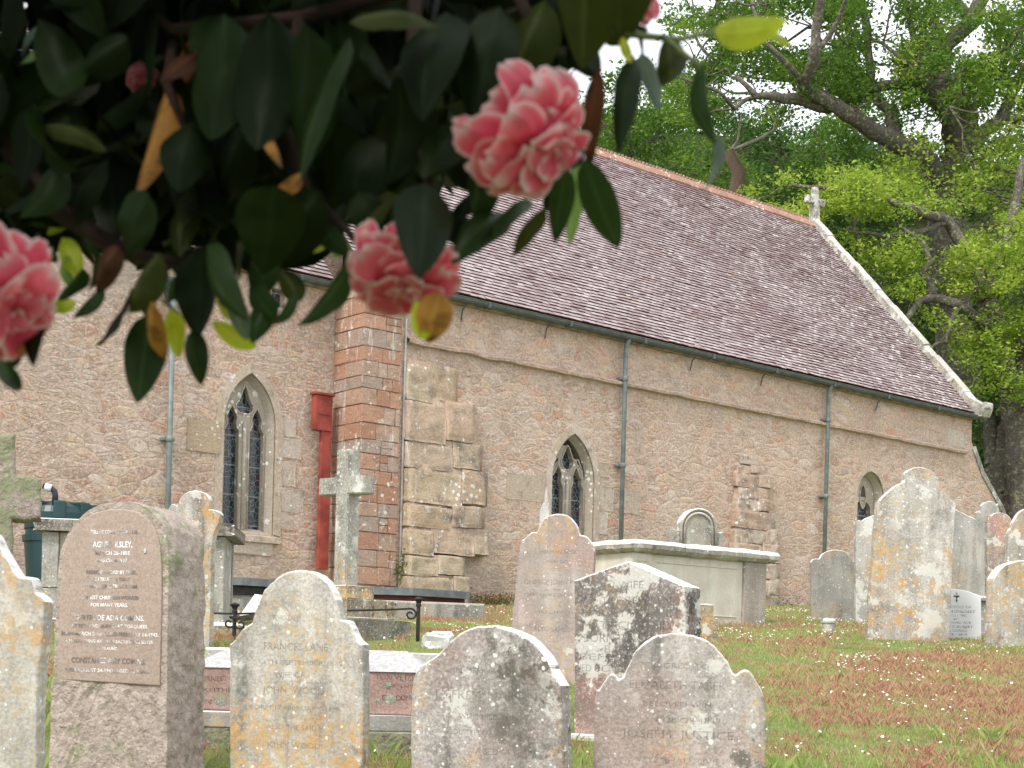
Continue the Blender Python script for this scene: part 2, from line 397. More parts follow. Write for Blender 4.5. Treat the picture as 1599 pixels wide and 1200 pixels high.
# windows ----------------------------------------------------------------
def wspec(jl, jr, apex, py_s, py_b, yp):
    x0 = wl(jl[0], jl[1], yp)[0]; x1 = wl(jr[0], jr[1], yp)[0]
    xm = (x0 + x1) / 2
    zt = wl(apex[0], apex[1], yp)[1]; zs = wl((jl[0] + jr[0]) / 2, py_s, yp)[1]; zb = wl((jl[0] + jr[0]) / 2, py_b, yp)[1]
    return x0, x1, zs, zt, zb
W1 = wspec((347, 750), (428, 750), (393, 583), 662, 832, REC)
W2 = wspec((860, 800), (927, 800), (896, 677), 752, 862, 0)
W3 = wspec((1337, 830), (1378, 830), (1357, 736), 775, 880, 0)
W4 = wspec((424, 480), (443, 480), (434, 452), 460, 480, REC)
print('windows', W1, W2, W3, W4)
def holep(W): return arch_pts(*W[:4], zb=W[4])

# walls -------------------------------------------------------------------
WB = 1.6
def rect(x0, x1, z0, z1): return [(x1, z0), (x1, z1), (x0, z1), (x0, z0)]
plate(rect(0.0, LEN, WB, EAVE + .02), [holep(W2), holep(W3)], 0, .55, 'wall', M_RUB)
w4h = rect(W4[0], W4[1], W4[4], W4[3])
plate(rect(XL, 0.28, WB, EAVE + .02), [holep(W1), w4h], REC, REC + .5, 'wall', M_RUB)
mb = MB(); mb.box(0.0, .3, .551, REC - .002, WB, EAVE); ch(mb, 'wall', M_RUB)
for (xa, xb, y0) in ((LEN - .55, LEN - .003, 0.552), (0.003, .5, REC + .6), (XL, XL + .5, REC + .6)):     # gable walls
    yb = 2 * HW; zt = lambda y: EAVE + min(y, yb - y) * math.tan(PITCH) - .1
    mb = MB(); pl = [(y0, WB), (yb, WB), (yb, zt(yb)), (HW, zt(HW)), (y0, zt(y0))]
    v = [(xa, y, z) for y, z in pl] + [(xb, y, z) for y, z in pl]
    mb.add(v, [[0, 1, 2, 3, 4][::-1], [5, 6, 7, 8, 9]] + [[i, (i + 1) % 5, (i + 1) % 5 + 5, i + 5] for i in range(5)]); ch(mb, 'gable_wall', M_RUB2)
mb = MB(); mb.box(XL, LEN, 2 * HW, 2 * HW + .5, WB, EAVE - .05); ch(mb, 'rear_wall', M_RUB2)

# roof of separate tiles ----------------------------------------------------
def roof(x0, x1, ye, lichen_right, name, phase=0):
    g = .102; tw = .168; sl = Vector((0, math.cos(PITCH), math.sin(PITCH))); nr = Vector((0, -math.sin(PITCH), math.cos(PITCH)))
    z_e = EAVE + .03 + (ye + .26) * 0
    E = Vector((0, ye, z_e)); L = (HW - ye) / math.cos(PITCH); rows = int(L / g)
    V = []; Fc = []; C = []
    for r in range(rows):
        off = (r % 2) * tw / 2 + random.uniform(-.004, .004); x = x0 + off - tw / 2
        while x < x1 - .02:
            a = max(x + .0025, x0); b = min(x + tw - .0025, x1)
            if b - a > .02:
                xm = (a + b) / 2
                s0 = r * g + random.gauss(0, .003); s1 = s0 + g * 1.25; lift = .030 + random.gauss(0, .0035); th = .024
                t0 = random.gauss(0, .0018)
                # gentle sag of old rafters
                sag = .018 * math.sin(xm * 1.1 + 1) * math.sin(s0 * .9)
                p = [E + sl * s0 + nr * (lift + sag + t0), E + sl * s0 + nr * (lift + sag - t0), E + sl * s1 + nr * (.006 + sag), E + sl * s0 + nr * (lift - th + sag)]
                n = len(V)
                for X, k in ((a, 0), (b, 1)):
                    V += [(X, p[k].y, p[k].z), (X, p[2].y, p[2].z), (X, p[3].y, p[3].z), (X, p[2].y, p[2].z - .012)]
                # top, butt, sides
                Fc += [[n, n + 4, n + 5, n + 1], [n + 2, n + 6, n + 4, n], [n, n + 1, n + 3, n + 2], [n + 4, n + 6, n + 7, n + 5]]
                fr = max(0, (xm - 3.5) / (x1 - 3.5)) if lichen_right else .3
                d = noise.noise(Vector((xm * .8, s0 * .8, 3.3)))
                li = .25 + .75 * min(1, fr * 1.2 + .5 * d) if random.random() < .02 + .6 * fr ** 1.3 + .25 * d else .05
                t = min(1, max(0, random.gauss(.66 - .26 * fr + .18 * d, .15)))
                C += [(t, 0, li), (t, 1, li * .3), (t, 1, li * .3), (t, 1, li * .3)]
            x += tw
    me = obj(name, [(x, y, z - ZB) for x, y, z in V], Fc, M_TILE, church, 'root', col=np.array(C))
    # boarding under the tiles and the far slope
    mb = MB(); d = .03
    v = [(x0, ye + .02, z_e - d), (x1, ye + .02, z_e - d), (x1, HW, RID + .1 - d), (x0, HW, RID + .1 - d)]
    top = E + sl * L
    v = [(x0, ye + .03, z_e - d), (x1, ye + .03, z_e - d), (x1, HW, top.z - d), (x0, HW, top.z - d)]
    mb.add(v + [(x, y, z - .06) for x, y, z in v], [[0, 1, 2, 3], [7, 6, 5, 4], [0, 4, 5, 1], [1, 5, 6, 2], [3, 2, 6, 7], [0, 3, 7, 4]])
    v = [(x0, HW, top.z - d), (x1, HW, top.z - d), (x1, 2 * HW + .3, EAVE - .2), (x0, 2 * HW + .3, EAVE - .2)]
    mb.add(v, [[0, 1, 2, 3]]); ch(mb, 'roof_boarding', m_plain('roof_boarding', (.10, .07, .06), .9))
    return top.z
GAB = LEN - .02
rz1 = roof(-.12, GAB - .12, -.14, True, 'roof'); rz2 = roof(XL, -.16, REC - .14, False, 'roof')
# ridge tiles with little crests
mb = MB(); x = -.12
while x < GAB - .2:
    x2 = min(x + .33, GAB - .13); zt = rz1 + .0 + random.uniform(-.006, .006); w = .17
    prof = [(-w, -.10), (-w * .45, .03), (0, .10), (w * .45, .03), (w, -.10), (w * .8, -.14), (0, .03), (-w * .8, -.14)]
    v, f = prism([(a, b) for a, b in prof], x + .004, x2 - .004, lambda s, y, t: (y, HW + s, zt + t)); mb.add(v, f, random.random())
    for k in range(3):
        cx = x + .055 + k * .11
        if cx < x2 - .03: mb.box(cx - .03, cx + .03, HW - .02, HW + .02, zt + .09, zt + .145, bev=.012)
    x += .33
ch(mb, 'ridge', M_RIDGE)
# gable coping on the right, kneeler, cross finial
mb = MB(); sl = Vector((0, math.cos(PITCH), math.sin(PITCH))); nr = Vector((0, -math.sin(PITCH), math.cos(PITCH)))
E = Vector((0, -.20, EAVE + .03)); L = (HW + .20) / math.cos(PITCH); s = .1
while s < L - .05:
    l = min(random.uniform(.4, .8), L - s); j = random.uniform(-.03, .03)
    prof = [(GAB - .13, -.05), (GAB - .13, .10 + j), (GAB + .02, .15 + j), (GAB + .19, .10 + j), (GAB + .19, -.08)]
    def cv(a, y, b): p = E + sl * y + nr * b; return (a + random.uniform(-.006, .006), p.y, p.z)
    v, f = prism(prof, s + .004, s + l - .004, cv); mb.add(v, f, random.random()); s += l
ch(mb, 'coping', M_COPE)
mb = MB()
prof = [(-.34, -.16), (-.42, .02), (-.30, .12), (.0, .30), (.25, .42), (.25, -.16)]
v, f = prism(prof, GAB - .14, GAB + .20, lambda a, y, b: (y, a, EAVE + .10 + b)); mb.add(v, f)
mb.box(GAB - .12, GAB + .18, -.45, -.30, EAVE + .1, EAVE + .26, bev=.05)
ch(mb, 'kneeler', M_COPE)
mb = MB(); fx = GAB + .02; zf = RID + .05
prof = [(-.30, -.28), (-.15, .12), (-.085, .34), (-.075, .62), (.075, .62), (.085, .34), (.15, .12), (.30, -.28)]
v, f = prism(prof, -.11, .11, lambda a, y, b: (fx + a * .9, HW + y, zf + b)); mb.add(v, f)
mb2 = MB(); cz = zf + .72
for (a0, a1, b0, b1) in ((-.085, .085, -.14, .30), (-.30, .30, -.075, .095)):
    mb2.box(fx + a0, fx + a1, HW - .07 + (.006 if a0 < -.2 else 0), HW + .07 - (.006 if a0 < -.2 else 0), cz + b0, cz + b1, bev=.03)
for (a, b) in ((-.27, .01), (.27, .01), (0, .26)): mb2.box(fx + a - .085, fx + a + .085, HW - .064, HW + .064, cz + b - .10, cz + b + .10, bev=.04)
o = ch(mb, 'finial_base', M_COPE); ch(mb2, 'finial_cross', M_COPE, label='small pale stone cross on the gable')
# far left roof: same, plain verge strip between the two roofs
mb = MB(); v = [(-.16, REC - .2, EAVE - .05), (-.12, REC - .2, EAVE - .05)]
# gutters, brackets, pipes -------------------------------------------------------
def gutter(x0, x1, y, z):
    mb = MB(); r = .065; k = 8; prof = [(y + r * math.cos(PI + PI * i / k), z + r * math.sin(PI + PI * i / k)) for i in range(k + 1)]
    prof = [(prof[0][0] - .008, z + .012)] + prof + [(prof[-1][0], z + .012)] + [(y + (r - .01) * math.cos(-PI * i / k), z + (r - .01) * math.sin(-PI * i / k)) for i in range(k + 1)]
    v, f = prism(prof, x0, x1, lambda s, yy, t: (yy, s, t)); mb.add(v, f); x = x0 + .5
    while x < x1:
        mb.box(x, x + .05, y - r - .012, y + r + .012, z - r - .012, z + .016, bev=.005); x += 1.83
    return mb
gy = -.20; gz = EAVE - .045
ch(gutter(-.05, GAB + .1, gy, gz), 'gutter', M_GUT); ch(gutter(XL, -.06, REC - .20, gz), 'gutter', M_GUT)
mb = MB(); mb.box(-.02, GAB - .1, -.125, -.003, EAVE - .12, EAVE + .02); ch(mb, 'eaves_board', m_plain('eaves_mortar', (.30, .25, .17), .95, .1, 0, .35, 5, .8))
mb = MB(); mb.box(XL, -.02, REC - .125, REC - .003, EAVE - .12, EAVE + .02); ch(mb, 'eaves_board', bpy.data.materials['eaves_mortar'])
for px, py in ((717, 485), (848, 516), (1075, 572), (1185, 600), (1365, 640)):
    x, z = wl(px, py); mb = MB(); mb.tube([(x + .03, -.02, EAVE - .36), (x, -.09, EAVE - .2), (x, -.19, EAVE - .125)], .013, 6); ch(mb, 'gutter_bracket', M_GUT)
def pipe(px, py, ztop, yp, zbot, swan=True):
    x, z = wl(px, py, yp); mb = MB(); y = yp - .125; r = .042
    pts = [(x, yp - .19, gz - .05), (x, yp - .18, gz - .09), (x, y - .01, gz - .15), (x, y, gz - .22), (x, y, zbot)] if swan else [(x, y, ztop), (x, y, zbot)]
    mb.tube(pts, r, 10)
    zz = (gz - .75) if swan else ztop - .5
    while zz > zbot + .2:
        mb.tube([(x, y, zz - .045), (x, y, zz - .04), (x, y, zz + .04), (x, y, zz + .045)], [r, r + .014, r + .014, r], 10, cap=False)
        mb.box(x - .10, x + .10, y + .02, yp - .002, zz - .02, zz + .02, bev=.004); zz -= 1.55
    return ch(mb, 'downpipe', M_PIPE, True)
pipe(966, 690, 0, 0, 2.5); pipe(1283, 740, 0, 0, 2.8)
zt = wl(266, 470, REC)[1]; pipe(258, 700, zt, REC, 2.1, swan=False)
x, z = wl(265, 455, REC); mb = MB()
v = []
for (w, zz) in ((.06, zt - .02), (.10, zt + .10), (.16, zt + .16), (.16, zt + .30)): v += [(x - w, REC - .075 - w * .8, zz), (x + w, REC - .075 - w * .8, zz), (x + w, REC - .004, zz), (x - w, REC - .004, zz)]
mb.add(v, [[0, 3, 2, 1], [12, 13, 14, 15]] + [[4 * r + a, 4 * r + (a + 1) % 4, 4 * r + 4 + (a + 1) % 4, 4 * r + 4 + a] for r in range(3) for a in range(4)])
ch(mb, 'rain_hopper', M_GUT)
# lightning strip down the quoins
x, _ = wl(627, 700); mb = MB(); mb.box(x - .012, x + .012, -.045, -.030, 2.3, EAVE - .15); ch(mb, 'lightning_strip', m_plain('aluminium_tape', (.45, .46, .47), .5, .4, .3))

# string course ---------------------------------------------------------------
zs = wl(960, 600)[1]; mb = MB(); xs = wl(634, 520)[0]
N = 150; secs = []
for i in range(N + 1):
    x = xs + (LEN - .25 - xs) * i / N; w = .025 * noise.noise(Vector((x * 2.2, 5, 1))); h = .075 + .02 * noise.noise(Vector((x * 3, 9, 1))); d = .10 + .02 * noise.noise(Vector((x * 4, 1, 6)))
    secs += [(x, .02, zs - .02 + w), (x, -d, zs + w - .012), (x, -d - .012, zs + w + h * .45), (x, -.03, zs + w + h), (x, .02, zs + w + h + .03)]
f = [[5 * i + a, 5 * (i + 1) + a, 5 * (i + 1) + a + 1, 5 * i + a + 1] for i in range(N) for a in range(4)]
mb.add(secs, f); ch(mb, 'string_course', M_RUB)

M_RB = m_blocks('brown_granite', [(0, (.48, .34, .26)), (.5, (.56, .42, .33)), (1, (.54, .46, .37))], .9, 1.3, .7, 4)
# dressed blocks: quoins, buttresses, window dressings ---------------------------
def rough_block(mb, x0, x1, y0, y1, z0, z1, c, bev=.012, jit=.006):
    mb.box(x0, x1, y0, y1, z0, z1, c, bev, jit)
mb = MB(); z = 1.9; k = 0; xq = wl(622, 700)[0]
while z < EAVE - .15:
    h = random.uniform(.19, .29); h = min(h, EAVE - .12 - z); x = 0.0
    wlist = []
    first = random.uniform(.25, .42)
    # return face is made by the first block (depth runs back to the nave wall)
    rough_block(mb, -.03, first - .006, -.035, REC - .004 - (.35 if k % 2 else 0), z + .005, z + h - .005, random.random())
    if k % 2: rough_block(mb, -.028, .12, REC - .345, REC - .006, z + .005, z + h - .005, random.random())
    x = first
    while x < xq - .06:
        w = min(random.uniform(.16, .36), xq - x)
        if xq - x - w < .08: w = xq - x
        if random.random() < .2:
            rough_block(mb, x, x + w - .008, -.033, .06, z + .005, z + h / 2 - .004, random.random()); rough_block(mb, x, x + w - .008, -.031, .06, z + h / 2 + .004, z + h - .005, random.random())
        else: rough_block(mb, x, x + w - .008, -.034 + random.uniform(-.006, .006), .06, z + .005, z + h - .005, random.random())
        x += w
    z += h; k += 1
ch(mb, 'quoins', M_QUO)
# low buttress of big weathered blocks beside the quoins
def blocks_px(rows, name, mat, ks=.72):
    """battered masonry: one continuous uneven face cut by thin joints, the core shows in the joints"""
    mb = MB(); core = MB()
    for ri, (pt, pb, xs_, prot) in enumerate(rows):
        p_lo = rows[ri + 1][3] if ri + 1 < len(rows) else prot + .02
        for a, b in zip(xs_[:-1], xs_[1:]):
            pm = (pt + pb) / 2; x0 = wl(a, pm)[0]; x1 = wl(b, pm)[0]; xm = (a + b) / 2
            z1 = wl(xm, pt)[1]; z0 = wl(xm, pb)[1]; own = random.uniform(-.012, .012); last = b == xs_[-1]
            bm = bmesh.new(); bmesh.ops.create_cube(bm, size=1)
            bmesh.ops.subdivide_edges(bm, edges=list(bm.edges), cuts=11, use_grid_fill=True)
            for q in bm.verts:
                c = q.co.copy(); t = .5 - c.z
                p = Vector(((x0 + x1) / 2 + c.x * (x1 - x0 - .007), 0, (z0 + z1) / 2 + c.z * (z1 - z0 - .007)))
                pr = (prot + (p_lo - prot) * t) * ks + own; edge_ = max(abs(c.x), abs(c.z)) > .49
                f_ = Vector((p.x, 0, p.z))
                yy = -pr + .045 * noise.noise(f_ * 2.3) + .022 * noise.noise(f_ * 7) + .008 * noise.noise(f_ * 20) + (.010 if edge_ else 0)
                if last and c.x > .3: yy += (c.x - .3) / .2 * pr * .8
                if c.y > -.4: yy = yy + (c.y + .5) * (.08 - yy)
                p.y = yy; p.x += .016 * noise.noise(f_ * 3.1) + .012 * noise.noise(f_ * 12) + 0; p.z += .022 * noise.noise(f_ * 1.5 + Vector((0, 0, 9))) + .009 * noise.noise(f_ * 12 + Vector((9, 0, 0)))
                q.co = p
            bm.verts.index_update(); mb.add([tuple(q.co) for q in bm.verts], [[q.index for q in p.verts] for p in bm.faces], random.random()); bm.free()
        mb.box(wl(xs_[0], pm)[0] + .03, wl(xs_[-1], pm)[0] - .06, -prot * ks + .03, .05, z0 - .01, z1, .9)
    return ch(mb, name, mat, True)
blocks_px([(572, 628, (631, 672, 716), .10), (630, 692, (629, 690, 741), .13), (694, 735, (629, 700, 752), .17), (737, 790, (628, 712, 758), .22),
           (792, 826, (626, 694, 752), .26), (828, 868, (625, 663, 728, 756), .30), (870, 900, (623, 668, 716), .36), (902, 948, (621, 690, 722), .42)], 'buttress', M_BIG)
blocks_px([(712, 728, (1152, 1186), .08), (728, 742, (1146, 1166, 1196), .16), (742, 762, (1144, 1180, 1200), .22), (762, 780, (1146, 1160, 1198), .25), (780, 800, (1143, 1176, 1198), .27), (800, 828, (1141, 1206), .31), (828, 850, (1140, 1160, 1186, 1210), .32),
           (850, 880, (1139, 1180, 1212), .33), (880, 905, (1139, 1162, 1212), .34), (905, 930, (1139, 1190, 1212), .35), (930, 960, (1138, 1170, 1212), .36)], 'buttress', M_RB, .5)
# battered buttress running out past the gable
mb = MB(); pr_ = [wl(1508, 672)[1], wl(1520, 700)[1], wl(1535, 742)[1], wl(1560, 790)[1], wl(1585, 850)[1]]
xx = [wl(1517, 690)[0] - .1, wl(1520, 700)[0], wl(1535, 742)[0], wl(1562, 790)[0], wl(1585, 850)[0]]
poly = [(xx[0], WB), (xx[0], pr_[0])] + list(zip(xx[1:], pr_[1:])) + [(xx[4] + .15, WB)]
v, f = prism(poly, .004, 1.0, lambda s, y, t: (s, y, t)); mb.add(v, f); ch(mb, 'buttress', M_RUB2, label='battered buttress running down from the gable corner')
mb = MB()
for i in range(1, 4):
    a = Vector((xx[i], 0, pr_[i])); b = Vector((xx[i + 1], 0, pr_[i + 1]))
    v, f = prism([(a.x - .05, a.z - .03), (a.x + .05, a.z + .05), (b.x + .04, b.z + .04), (b.x - .05, b.z - .05)], -.03, 1.03, lambda s, y, t: (s, y, t)); mb.add(v, f, random.random())
ch(mb, 'buttress_coping', M_COPE)
# white stone patch of a blocked opening near the gable and pale blocks by the windows
def patch(px0, px1, py0, py1, yp, c, pr=.004, mat=M_ASH, name='dressed_block'):
    x0 = wl(px0, (py0 + py1) / 2, yp)[0]; x1 = wl(px1, (py0 + py1) / 2, yp)[0]; xm = (px0 + px1) / 2
    z1 = wl(xm, py0, yp)[1]; z0 = wl(xm, py1, yp)[1]; mb = MB(); mb.box(x0, x1, yp - pr, yp + .05, z0, z1, c, .003, .012); ch(mb, name, mat)
patch(791, 857, 742, 782, 0, .35, .004); patch(929, 957, 760, 797, 0, .8); patch(929, 948, 799, 835, 0, .9); patch(966, 998, 765, 803, 0, .6)
patch(1479, 1506, 672, 697, 0, 1.0); patch(929, 950, 722, 745, 0, .3)
patch(292, 343, 656, 706, REC, .2, .02, M_BIG); patch(434, 462, 652, 682, REC, .9); patch(434, 470, 686, 716, REC, 1.0); patch(434, 460, 720, 760, REC, .8); patch(434, 474, 764, 800, REC, .9); patch(434, 458, 802, 828, REC, .8)
patch(362, 424, 838, 866, REC, .7, .03)

def sub(parent, mb, name, mat, smooth=False): return ch(mb, name, mat, smooth, parent)
def window(W, yp, kind):
    x0, x1, zs, zt, zb = W; w = x1 - x0; xm = (x0 + x1) / 2
    # dressed surround, thin and proud of the wall
    t = .13 if kind != 'lancet' else .10
    out = arch_pts(x0 - t, x1 + t, zs, zt + t * 1.25, zb=zb - .02); inn = arch_pts(x0 + .0, x1 - .0, zs, zt, zb=zb)
    ring = out + inn[::-1]
    root = plate_ring(out, inn, yp - .016, yp + .12, 'window', M_ASH)
    # chamfer leaning into the opening
    in2 = arch_pts(x0 + .07, x1 - .07, zs, zt - .085, zb=zb + .05)
    mb = MB(); n = len(inn); mb.add([(a, yp + .03, b) for a, b in inn] + [(a, yp + .17, b) for a, b in in2] + [(a, yp + .34, b) for a, b in in2],
        [[i, i + n, (i + 1) % n + n, (i + 1) % n] for i in range(n)] + [[i + n, i + 2 * n, (i + 1) % n + 2 * n, (i + 1) % n + n] for i in range(n)])
    sub(root, mb, 'reveal', M_TRAC)
    a0, a1 = x0 + .07, x1 - .07; tw = .05; b = zb + .05
    def light(l, r, s, h, cusp=.03):
        pts = arch_pts(l, r, s, s + h, zb=b + .02, k=10); out_ = []
        for i, (px_, pz_) in enumerate(pts):
            u = (pz_ - s) / h
            if 0 < u < .98: k_ = cusp * max(0, math.sin(u * PI * 2)) * (1 if px_ < (l + r) / 2 else -1); px_ += k_
            out_.append((px_, pz_))
        return out_
    if kind == 'lancet':
        holes = [light(a0 + tw, a1 - tw, zs - .42, .36, .05), [(xm + .08 * math.cos(q) * (1.25), zs + .0 + .25 * math.sin(q)) for q in [2 * PI * i / 14 for i in range(14)]]]
        y = yp + .20
    else:
        m = .085
        hz = zs - .10
        holes = [light(a0 + tw * .6, xm - m, hz, w * .42, .045), light(xm + m, a1 - tw * .6, hz, w * .42, .045)]
        cz = zs + (zt - zs) * (.40 if kind == 'tear' else .44); R = w * (.165 if kind == 'tear' else .15); tear = []
        for i in range(28):
            q = 2 * PI * i / 28; rr = R * (1 + (.10 * math.cos(3 * q + PI / 2) if kind == 'tear' else 0)); zz = math.sin(q); xx_ = math.cos(q)
            zz = zz * (1 + .75 * max(0, zz) ** 2); xx_ *= 1 - .35 * max(0, math.sin(q)); tear.append((xm + rr * xx_, cz + rr * zz * (1.0 if zz > 0 else 1.05)))
        holes.append(tear)
        if kind == 'flame':
            for s_ in (-1, 1):
                q0 = (xm + s_ * w * .29, zs + (zt - zs) * .30)
                holes.append([(q0[0] + s_ * (-.035) * math.sin(u) * .5 + .05 * math.cos(u) - s_ * .05 * math.sin(u), q0[1] + .17 * math.sin(u)) for u in [2 * PI * i / 14 for i in range(14)]])
        y = yp + .17
    o = plate(in2, holes, y, y + .11, 'tracery', M_TRAC, root)
    # moulded ribs round each opening give the tracery its rounded arrises
    mb = MB()
    for hl in holes:
        pts = [(px_, y - .004, pz_) for px_, pz_ in hl]; 
        mb.tube(pts + ([pts[0]] if hl[0][1] > b + .1 else []), .016, 6)
    if kind != 'lancet': mb.tube([(xm, y - .012, b), (xm, y - .012, zs + .05)], .03, 8)
    sub(root, mb, 'moulding', M_TRAC, True)
    mb = MB(); mb.add([(px_, y + .10, pz_) for px_, pz_ in in2], [list(range(len(in2)))]); sub(root, mb, 'glass', M_GLASS)
    mb = MB(); mb.add([(x0 - .1, yp - .07, zb - .14), (x1 + .1, yp - .07, zb - .14), (x1 + .1, yp - .07, zb - .05), (x0 - .1, yp - .07, zb - .05), (x0 + .02, yp + .3, zb + .055), (x1 - .02, yp + .3, zb + .055), (x0 - .1, yp + .0, zb - .14), (x1 + .1, yp, zb - .14)],
        [[0, 1, 2, 3], [3, 2, 5, 4], [0, 6, 7, 1], [0, 3, 6], [1, 7, 2]], .6); sub(root, mb, 'sill', M_ASH)
    return root
def plate_ring(out, inn, y0, y1, name, mat):
    n = len(out); mb = MB()
    v = [(a, y0, b) for a, b in out] + [(a, y0, b) for a, b in inn] + [(a, y1, b) for a, b in out] + [(a, y1, b) for a, b in inn]
    rr = [random.random() for _ in range(n)]
    for i in range(n - 1):
        c = rr[i // 4]
        mb_f = [[i, i + n, i + 1 + n, i + 1][::-1], [i, i + 1, i + 1 + 2 * n, i + 2 * n], [i + n, i + 3 * n, i + 1 + 3 * n, i + 1 + n]]
        mb.f += mb_f; mb.c += [c] * 3
    mb.v = v
    return ch(mb, name, mat)
window(W1, REC, 'tear'); window(W2, 0, 'flame'); window(W3, 0, 'lancet')
mb = MB(); mb.box(W4[0], W4[1], REC + .12, REC + .14, W4[4], W4[3]); wn = ch(mb, 'small_window', M_GLASS)
mb = MB()
for (a, b, c, d) in ((W4[0] - .1, W4[1] + .1, W4[3] + .004, W4[3] + .16), (W4[0] - .1, W4[1] + .1, W4[4] - .13, W4[4] - .004), (W4[1] + .004, W4[1] + .26, W4[4], W4[3])): mb.box(a, b, REC - .02, REC + .1, c, d, .8, .01)
ch(mb, 'surround', M_ASH, parent=wn)
# ---------------------------------------------------------------- ground
def gz_at(x, y):
    b = G(y) + .04 * noise.noise(Vector((x * .35, y * .35, 0)))
    if y > 41: b += 2.2 * noise.noise(Vector((x * .06, y * .06, 4))) * min(1, (y - 41) / 10)
    return b
ys = list(np.arange(-12, 2, 1.0)) + list(np.arange(2, 44, .4)) + list(np.arange(44, 140, 2.0)); xs = list(np.arange(-90, -14, 4.0)) + list(np.arange(-14, 18, .5)) + list(np.arange(18, 120, 4.0))
gv = [(x, y, gz_at(x, y)) for y in ys for x in xs]; nx = len(xs)
gf = [[j * nx + i, j * nx + i + 1, (j + 1) * nx + i + 1, (j + 1) * nx + i] for j in range(len(ys) - 1) for i in range(nx - 1)]
n = NT('turf'); co = n.obj_co(rnd=False)
c = n.mix(n.rng(n.noise(co, 6, 6, .7), .35, .65), (.16, .21, .07), (.27, .28, .12)); c = n.mix(n.rng(n.noise(co, 1.1, 4), .5, .62, 0, .8), c, (.20, .13, .06))
c = n.mix(n.rng(n.noise(co, 30, 4, .7), .5, .7, 0, .5), c, (.05, .07, .02))
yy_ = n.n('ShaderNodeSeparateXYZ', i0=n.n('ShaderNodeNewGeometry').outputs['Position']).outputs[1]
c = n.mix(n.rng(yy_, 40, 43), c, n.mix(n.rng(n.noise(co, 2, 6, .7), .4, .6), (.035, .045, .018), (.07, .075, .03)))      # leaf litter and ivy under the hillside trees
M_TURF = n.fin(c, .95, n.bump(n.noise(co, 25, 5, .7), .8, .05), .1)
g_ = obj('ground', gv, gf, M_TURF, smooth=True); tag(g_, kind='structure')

# sorrel / grass colour zones, in photo pixels turned to ground points
SORREL = [((1420, 1082), 2.2, .62), ((1570, 1100), 1.5, .8), ((1300, 1085), .5, .5), ((1420, 1130), 1.2, .22), ((1580, 1180), .6, .3), ((1250, 979), 1.6, .22), ((1240, 1008), .6, .4), ((1480, 1030), 1.5, .35),
          ((700, 968), 1.3, .5), ((740, 960), .9, .45), ((76, 1040), .4, .7), ((1380, 1045), .9, .5), ((340, 995), .9, .4), ((1570, 1040), 1.2, .7), ((690, 990), .6, .25)]
SZ = [(ghit(*p), rx, ry) for p, rx, ry in SORREL]
def redness(x, y):
    m = 0
    for q, rx, ry in SZ:
        d = math.hypot((x - q.x) / rx, (y - q.y) / (ry * 2.2)); m = max(m, .98 - d)
    return m + .6 * noise.noise(Vector((x * 1.7, y * 1.3, 2))) + .5 * noise.noise(Vector((x * 5, y * 3, 7))) + .08
def m_leafy(name, stops, rough=.6, trans=.35, spec=.25, sat=1):
    n = NT(name); t = n.n('ShaderNodeSeparateColor', i0=n.n('ShaderNodeVertexColor', _layer_name='Tint').outputs[0]).outputs[0]
    c = n.ramp(t, stops); b = n.n('ShaderNodeBsdfPrincipled'); n.set(b.inputs['Base Color'], c); b.inputs['Roughness'].default_value = rough; b.inputs['Specular IOR Level'].default_value = spec
    tr = n.n('ShaderNodeBsdfTranslucent'); n.set(tr.inputs[0], c); mx = n.n('ShaderNodeMixShader', i0=trans); n.t.links.new(b.outputs[0], mx.inputs[1]); n.t.links.new(tr.outputs[0], mx.inputs[2]); n.t.links.new(mx.outputs[0], n.out.inputs[0]); return n.m
M_GRASS = m_leafy('grass_blades', [(0, (.16, .24, .05)), (.3, (.32, .42, .12)), (.55, (.46, .50, .20)), (.75, (.54, .42, .24)), (1, (.44, .20, .12))], .7, .3, .1)
def blades(n, yr, hh, name, mat, colf, accept, wid=.004, lean=.5):
    P = []; C = []; tries = 0
    while len(P) < n and tries < n * 30:
        tries += 1; y = yr[0] + (yr[1] - yr[0]) * random.random() ** 1.25; px = random.uniform(-80, 1680); x = ray(px, 1000).x * y
        if y > 12.5 and (MI @ Vector((x, y, 0))).y > -.02 and -9 < (MI @ Vector((x, y, 0))).x < LEN + 1.2: continue
        r = redness(x, y)
        if not accept(r): continue
        P.append((x, y, gz_at(x, y))); C.append(colf(r))
    P = np.array(P); N = len(P); h = hh * (.35 + RS.rand(N) * 1.1) * np.array([.8 + 1.1 * max(0, noise.noise(Vector((p[0] * 2.4, p[1] * 2.4, 3))) + .25) for p in P]) ; a = RS.rand(N) * 2 * PI
    w = np.stack([np.cos(a), np.sin(a), np.zeros(N)], 1) * (wid * (.6 + RS.rand(N) * .8) * (1 + P[:, 1] * .05))[:, None]
    l = np.stack([RS.randn(N), RS.randn(N), np.zeros(N)], 1) * (h * lean * .5)[:, None]
    up = np.stack([np.zeros(N), np.zeros(N), h], 1)
    V = np.stack([P - w - up * .1, P + w - up * .1, P + l * .35 + up * .6 + w * .7, P + l + up], 1).reshape(-1, 3)
    Fc = np.arange(N * 4).reshape(N, 4)
    o = obj(name, V, Fc, mat, col=np.array(C)); return tag(o, kind='stuff')
def cg(r): return min(1, max(0, random.gauss(.27 + .30 * max(0, min(1.2, r + .35)), .13)))
tag(blades(240000, (7.0, 33), .021, 'grass', M_GRASS, cg, lambda r: True, .0016), 'short green turf between the gravestones', 'grass')
M_SOR = m_leafy('sorrel_spikes', [(0, (.28, .12, .085)), (.35, (.50, .24, .18)), (.6, (.58, .34, .25)), (.8, (.56, .44, .26)), (1, (.36, .42, .16))], .85, .3, .05)
